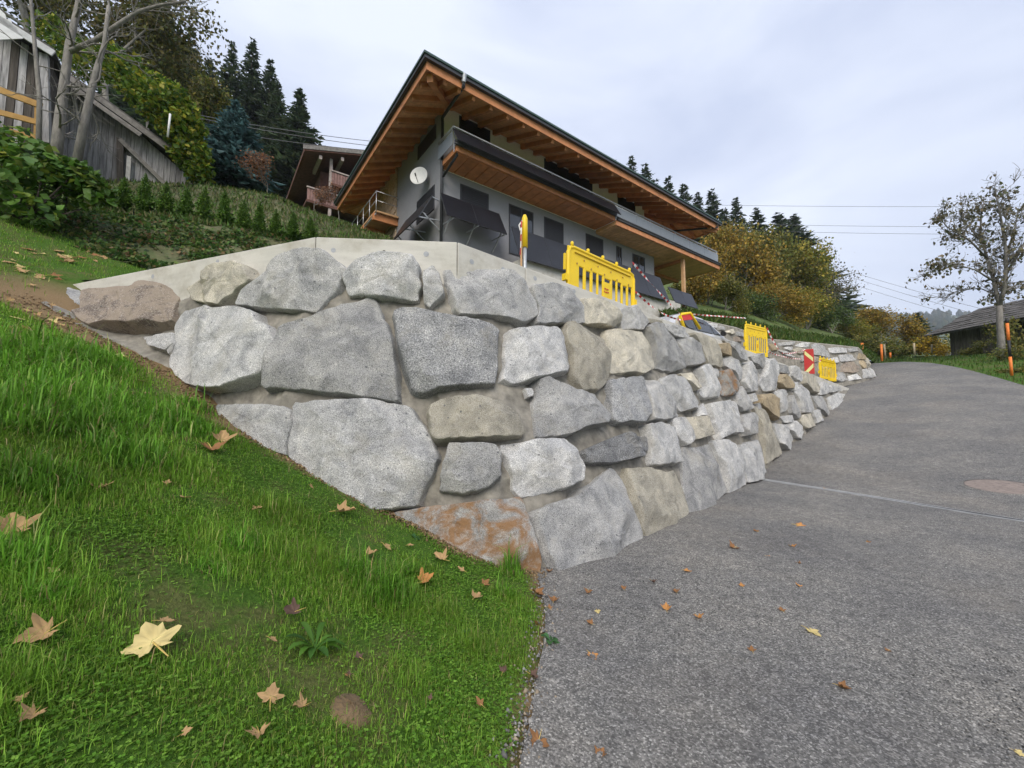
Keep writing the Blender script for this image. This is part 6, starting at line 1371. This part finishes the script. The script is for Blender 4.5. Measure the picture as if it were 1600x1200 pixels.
leaf(68, 1005, 58, 't', 2, 'drooping tan leaf at the left picture edge', 'dry leaves on the lawn'); leaf(422, 1103, 40, 't', 0, 'flat tan maple leaf left of the soil mound', 'dry leaves on the lawn')
SMALL = []
for px, py, s_, c, v in [(20, 840, 55, 't', 2), (5, 828, 34, 't', 1), (152, 772, 34, 't', 2), (290, 785, 26, 't', 1), (38, 748, 22, 't', 1), (473, 1117, 32, 't', 2), (288, 1160, 22, 't', 1), (404, 1160, 38, 't', 2), (50, 1135, 42, 't', 2), (84, 903, 25, 'p', 1), (533, 805, 40, 't', 2), (403, 800, 24, 't', 1), (260, 762, 18, 't', 1),
    (330, 706, 44, 'b', 2), (345, 693, 38, 't', 2), (576, 873, 26, 't', 2), (603, 860, 24, 't', 1), (690, 880, 30, 't', 2), (660, 915, 36, 'o', 2), (722, 897, 18, 't', 1), (742, 940, 24, 't', 2), (757, 918, 22, 'b', 1), (460, 966, 38, 'd', 2), (478, 991, 18, 'd', 1), (424, 1010, 22, 't', 1), (561, 1037, 22, 'd', 1), (672, 1102, 14, 'd', 1), (750, 1110, 22, 'b', 1), (485, 765, 14, 't', 1),
    (222, 600, 20, 't', 1), (640, 858, 16, 't', 1), (565, 795, 14, 't', 1), (223, 658, 14, 't', 1), (545, 1065, 14, 'd', 1), (786, 1058, 18, 'd', 2), (540, 1066, 10, 'b', 1), (30, 1110, 26, 't', 1), (212, 690, 14, 'p', 1)]:
    SMALL.append((px, py, s_, c, v, 0))
for px, py, s_, c, v in [(859, 895, 16, 'b', 2), (838, 933, 28, 'b', 2), (864, 942, 22, 'b', 2), (859, 953, 13, 'b', 1), (919, 927, 17, 'b', 2), (974, 923, 12, 'b', 2), (1019, 911, 14, 'd', 2), (1056, 928, 16, 'b', 2), (1072, 894, 16, 'o', 1), (1147, 858, 22, 'b', 2), (1200, 872, 11, 'o', 1), (1237, 856, 14, 'o', 2), (1250, 884, 12, 'b', 2), (1159, 918, 14, 'o', 1), (1251, 920, 16, 'o', 1),
    (934, 958, 15, 'p', 1), (923, 978, 15, 'b', 2), (1041, 955, 19, 'o', 2), (1091, 967, 18, 'o', 2), (1222, 957, 17, 'b', 1), (1175, 1020, 18, 'b', 1), (837, 983, 20, 'b', 2), (831, 1065, 26, 'd', 2), (937, 1186, 24, 'b', 2), (946, 1111, 10, 'p', 1), (960, 1133, 8, 'p', 1), (970, 1165, 12, 'p', 1), (1315, 1078, 24, 'b', 2), (1388, 1020, 14, 'b', 1), (1250, 823, 24, 'o', 0), (1182, 832, 13, 'b', 1), (1291, 765, 10, 'o', 1), (1356, 849, 10, 'b', 1), (1592, 1182, 20, 'p', 1)]:
    SMALL.append((px, py, s_, c, v, 1))
CN = {'p': 'pale', 't': 'tan', 'b': 'brown', 'o': 'orange brown', 'd': 'dark brown', 'y': 'yellow'}
def nth(k):
    w1 = ['first', 'second', 'third', 'fourth', 'fifth', 'sixth', 'seventh', 'eighth', 'ninth', 'tenth', 'eleventh', 'twelfth', 'thirteenth', 'fourteenth', 'fifteenth', 'sixteenth', 'seventeenth', 'eighteenth', 'nineteenth', 'twentieth']
    return w1[k] if k < 20 else ('twenty ' if k < 29 else 'thirty ' if k > 29 else 'thirtieth')+(w1[(k+1) % 10-1] if k != 29 else '')
for on_road in (0, 1):
    for c in 'ptbod':
        ll = sorted([q for q in SMALL if q[5] == on_road and q[3] == c])
        for k, (px, py, s_, c_, v, _) in enumerate(ll):
            leaf(px, py, s_, c, v, ('only' if len(ll) == 1 else nth(k))+' from left of the small '+CN[c]+' leaves lying on the '+('asphalt' if on_road else 'lawn'), 'dry leaves on the '+('asphalt' if on_road else 'lawn'))
LIT = []
for k in range(39):
    px, py = rg.uniform(0, 110), rg.uniform(395, 545)
    if k > 25: px, py = rg.uniform(0, 170), rg.uniform(385, 440)
    if py < 447+(px-98)*-.19+2 and px > 95: py = 395+rg.uniform(0, 18)
    LIT.append((px, py))
for k, (px, py) in enumerate(sorted(LIT)):
    leaf(px, py, rg.uniform(10, 21), rg.choice(['t', 't', 'b', 'p', 't']), int(rg.integers(0, 3)), nth(k)+' from left in the dry leaf litter above the left wall end', 'leaf litter at the left wall end')
# weeds: plantain rosette and broad leaved weeds
def rosette(px, py, n, L, w, lab, name, cols, lift=.5):
    p = G(px, py); r = thing(name, lab, 'plant', (p[0], p[1], p[2]))
    for k in range(n):
        a = k*2.4+rg.uniform(-.3, .3); l_ = L*rg.uniform(.6, 1.1); ww = w*rg.uniform(.8, 1.2); V = []
        for i, (t, q) in enumerate(((0, .12), (.2, .35), (.45, .9), (.7, 1.), (.9, .6), (1, .05))):
            for sg_ in (-1, 0, 1): rr_ = l_*t; V.append((math.cos(a)*rr_-math.sin(a)*sg_*ww*q/2, math.sin(a)*rr_+math.cos(a)*sg_*ww*q/2, lift*l_*(t-.75*t*t)*1.4+.012+abs(sg_)*.25*ww*q-.45*math.cos(a)*rr_))
        F_ = [[i*3+j, i*3+j+1, i*3+j+4, i*3+j+3] for i in range(5) for j in range(2)]; obj('leaf', npmesh('leaf', V, F_, M_grass, np.tile(pal(rg, 1, cols), (len(V), 1)), True), r)
WG = [(.06, .15, .02), (.08, .18, .025), (.05, .13, .02)]
rosette(492, 1018, 13, .14, .03, 'broad bladed plantain rosette in the lawn', 'plantain_weed', WG, .7); rosette(860, 1005, 6, .08, .045, 'broad leaved weed growing at the asphalt edge', 'broad_leaf_weed', [(.05, .13, .04), (.06, .15, .05)], .5)
rosette(735, 998, 5, .06, .04, 'small broad leaved weed in the lawn right of the tuft', 'broad_leaf_weed', [(.06, .15, .05)], .5); rosette(650, 845, 5, .06, .04, 'small round leaved weed near the rusty stone', 'broad_leaf_weed', [(.05, .13, .04)], .5)
# ================================================================== FAR HILL TREES AND HAZE
n = 1500; jj = rg.integers(4, 27, n); ii = rg.integers(0, 118, n); f1 = rg.random((n, 1)); p = FHV[jj, ii]*(1-f1)+FHV[jj, ii+1]*f1; pn = vnoise(p[:, 0], p[:, 1], .011, 2.); k = pn > -.02; p = p[k]; n = len(p)
hh2 = rg.uniform(9, 22, n); V = []; cols_ = []
base = A3([(1, 0, 0), (.31, .95, 0), (-.81, .59, 0), (-.81, -.59, 0), (.31, -.95, 0)]); 
B = np.concatenate([p[:, None]+base[None]*(hh2*.3)[:, None, None], p[:, None]+base[None]*(hh2*.34)[:, None, None]+A3([0, 0, 1.])*(hh2*.45)[:, None, None], (p+A3([0, 0, 1.])*hh2[:, None])[:, None]], 1)
f0 = []
for i in range(5): f0 += [[i, (i+1) % 5, 5+(i+1) % 5], [i, 5+(i+1) % 5, 5+i], [5+i, 5+(i+1) % 5, 10]]
tag(obj('far_wood', npmesh('far_wood', B.reshape(-1, 3), (np.arange(n)[:, None, None]*11+A3(f0)[None]).reshape(-1, 3), M_leaf, np.repeat(pal(rg, n, [(.02, .035, .018), (.03, .045, .02), (.06, .06, .02)]), 11, 0))), 'far trees on the hazy hills', 'wood', kind='stuff')
zt = max(float(HV[..., 2].max()), float(FHV[..., 2].max())+30, 90)
hz = MB().hexa([(-700, -300, -12), (3200, -300, -12), (3200, 1700, -12), (-700, 1700, -12), (-700, -300, zt), (3200, -300, zt), (3200, 1700, zt), (-700, 1700, zt)])
mh_, nt, b_ = newmat('haze'); nt.nodes.remove(b_); pv_ = nd(nt, 'ShaderNodeVolumePrincipled'); pv_.inputs['Density'].default_value = .0003; pv_.inputs['Color'].default_value = (.82, .9, 1, 1)
lk(nt, pv_.outputs[0], nt.nodes['Material Output'].inputs['Volume'])
HAZE = True
if HAZE: tag(hz.build('haze', mh_), 'thin pale valley haze', 'haze', kind='stuff')
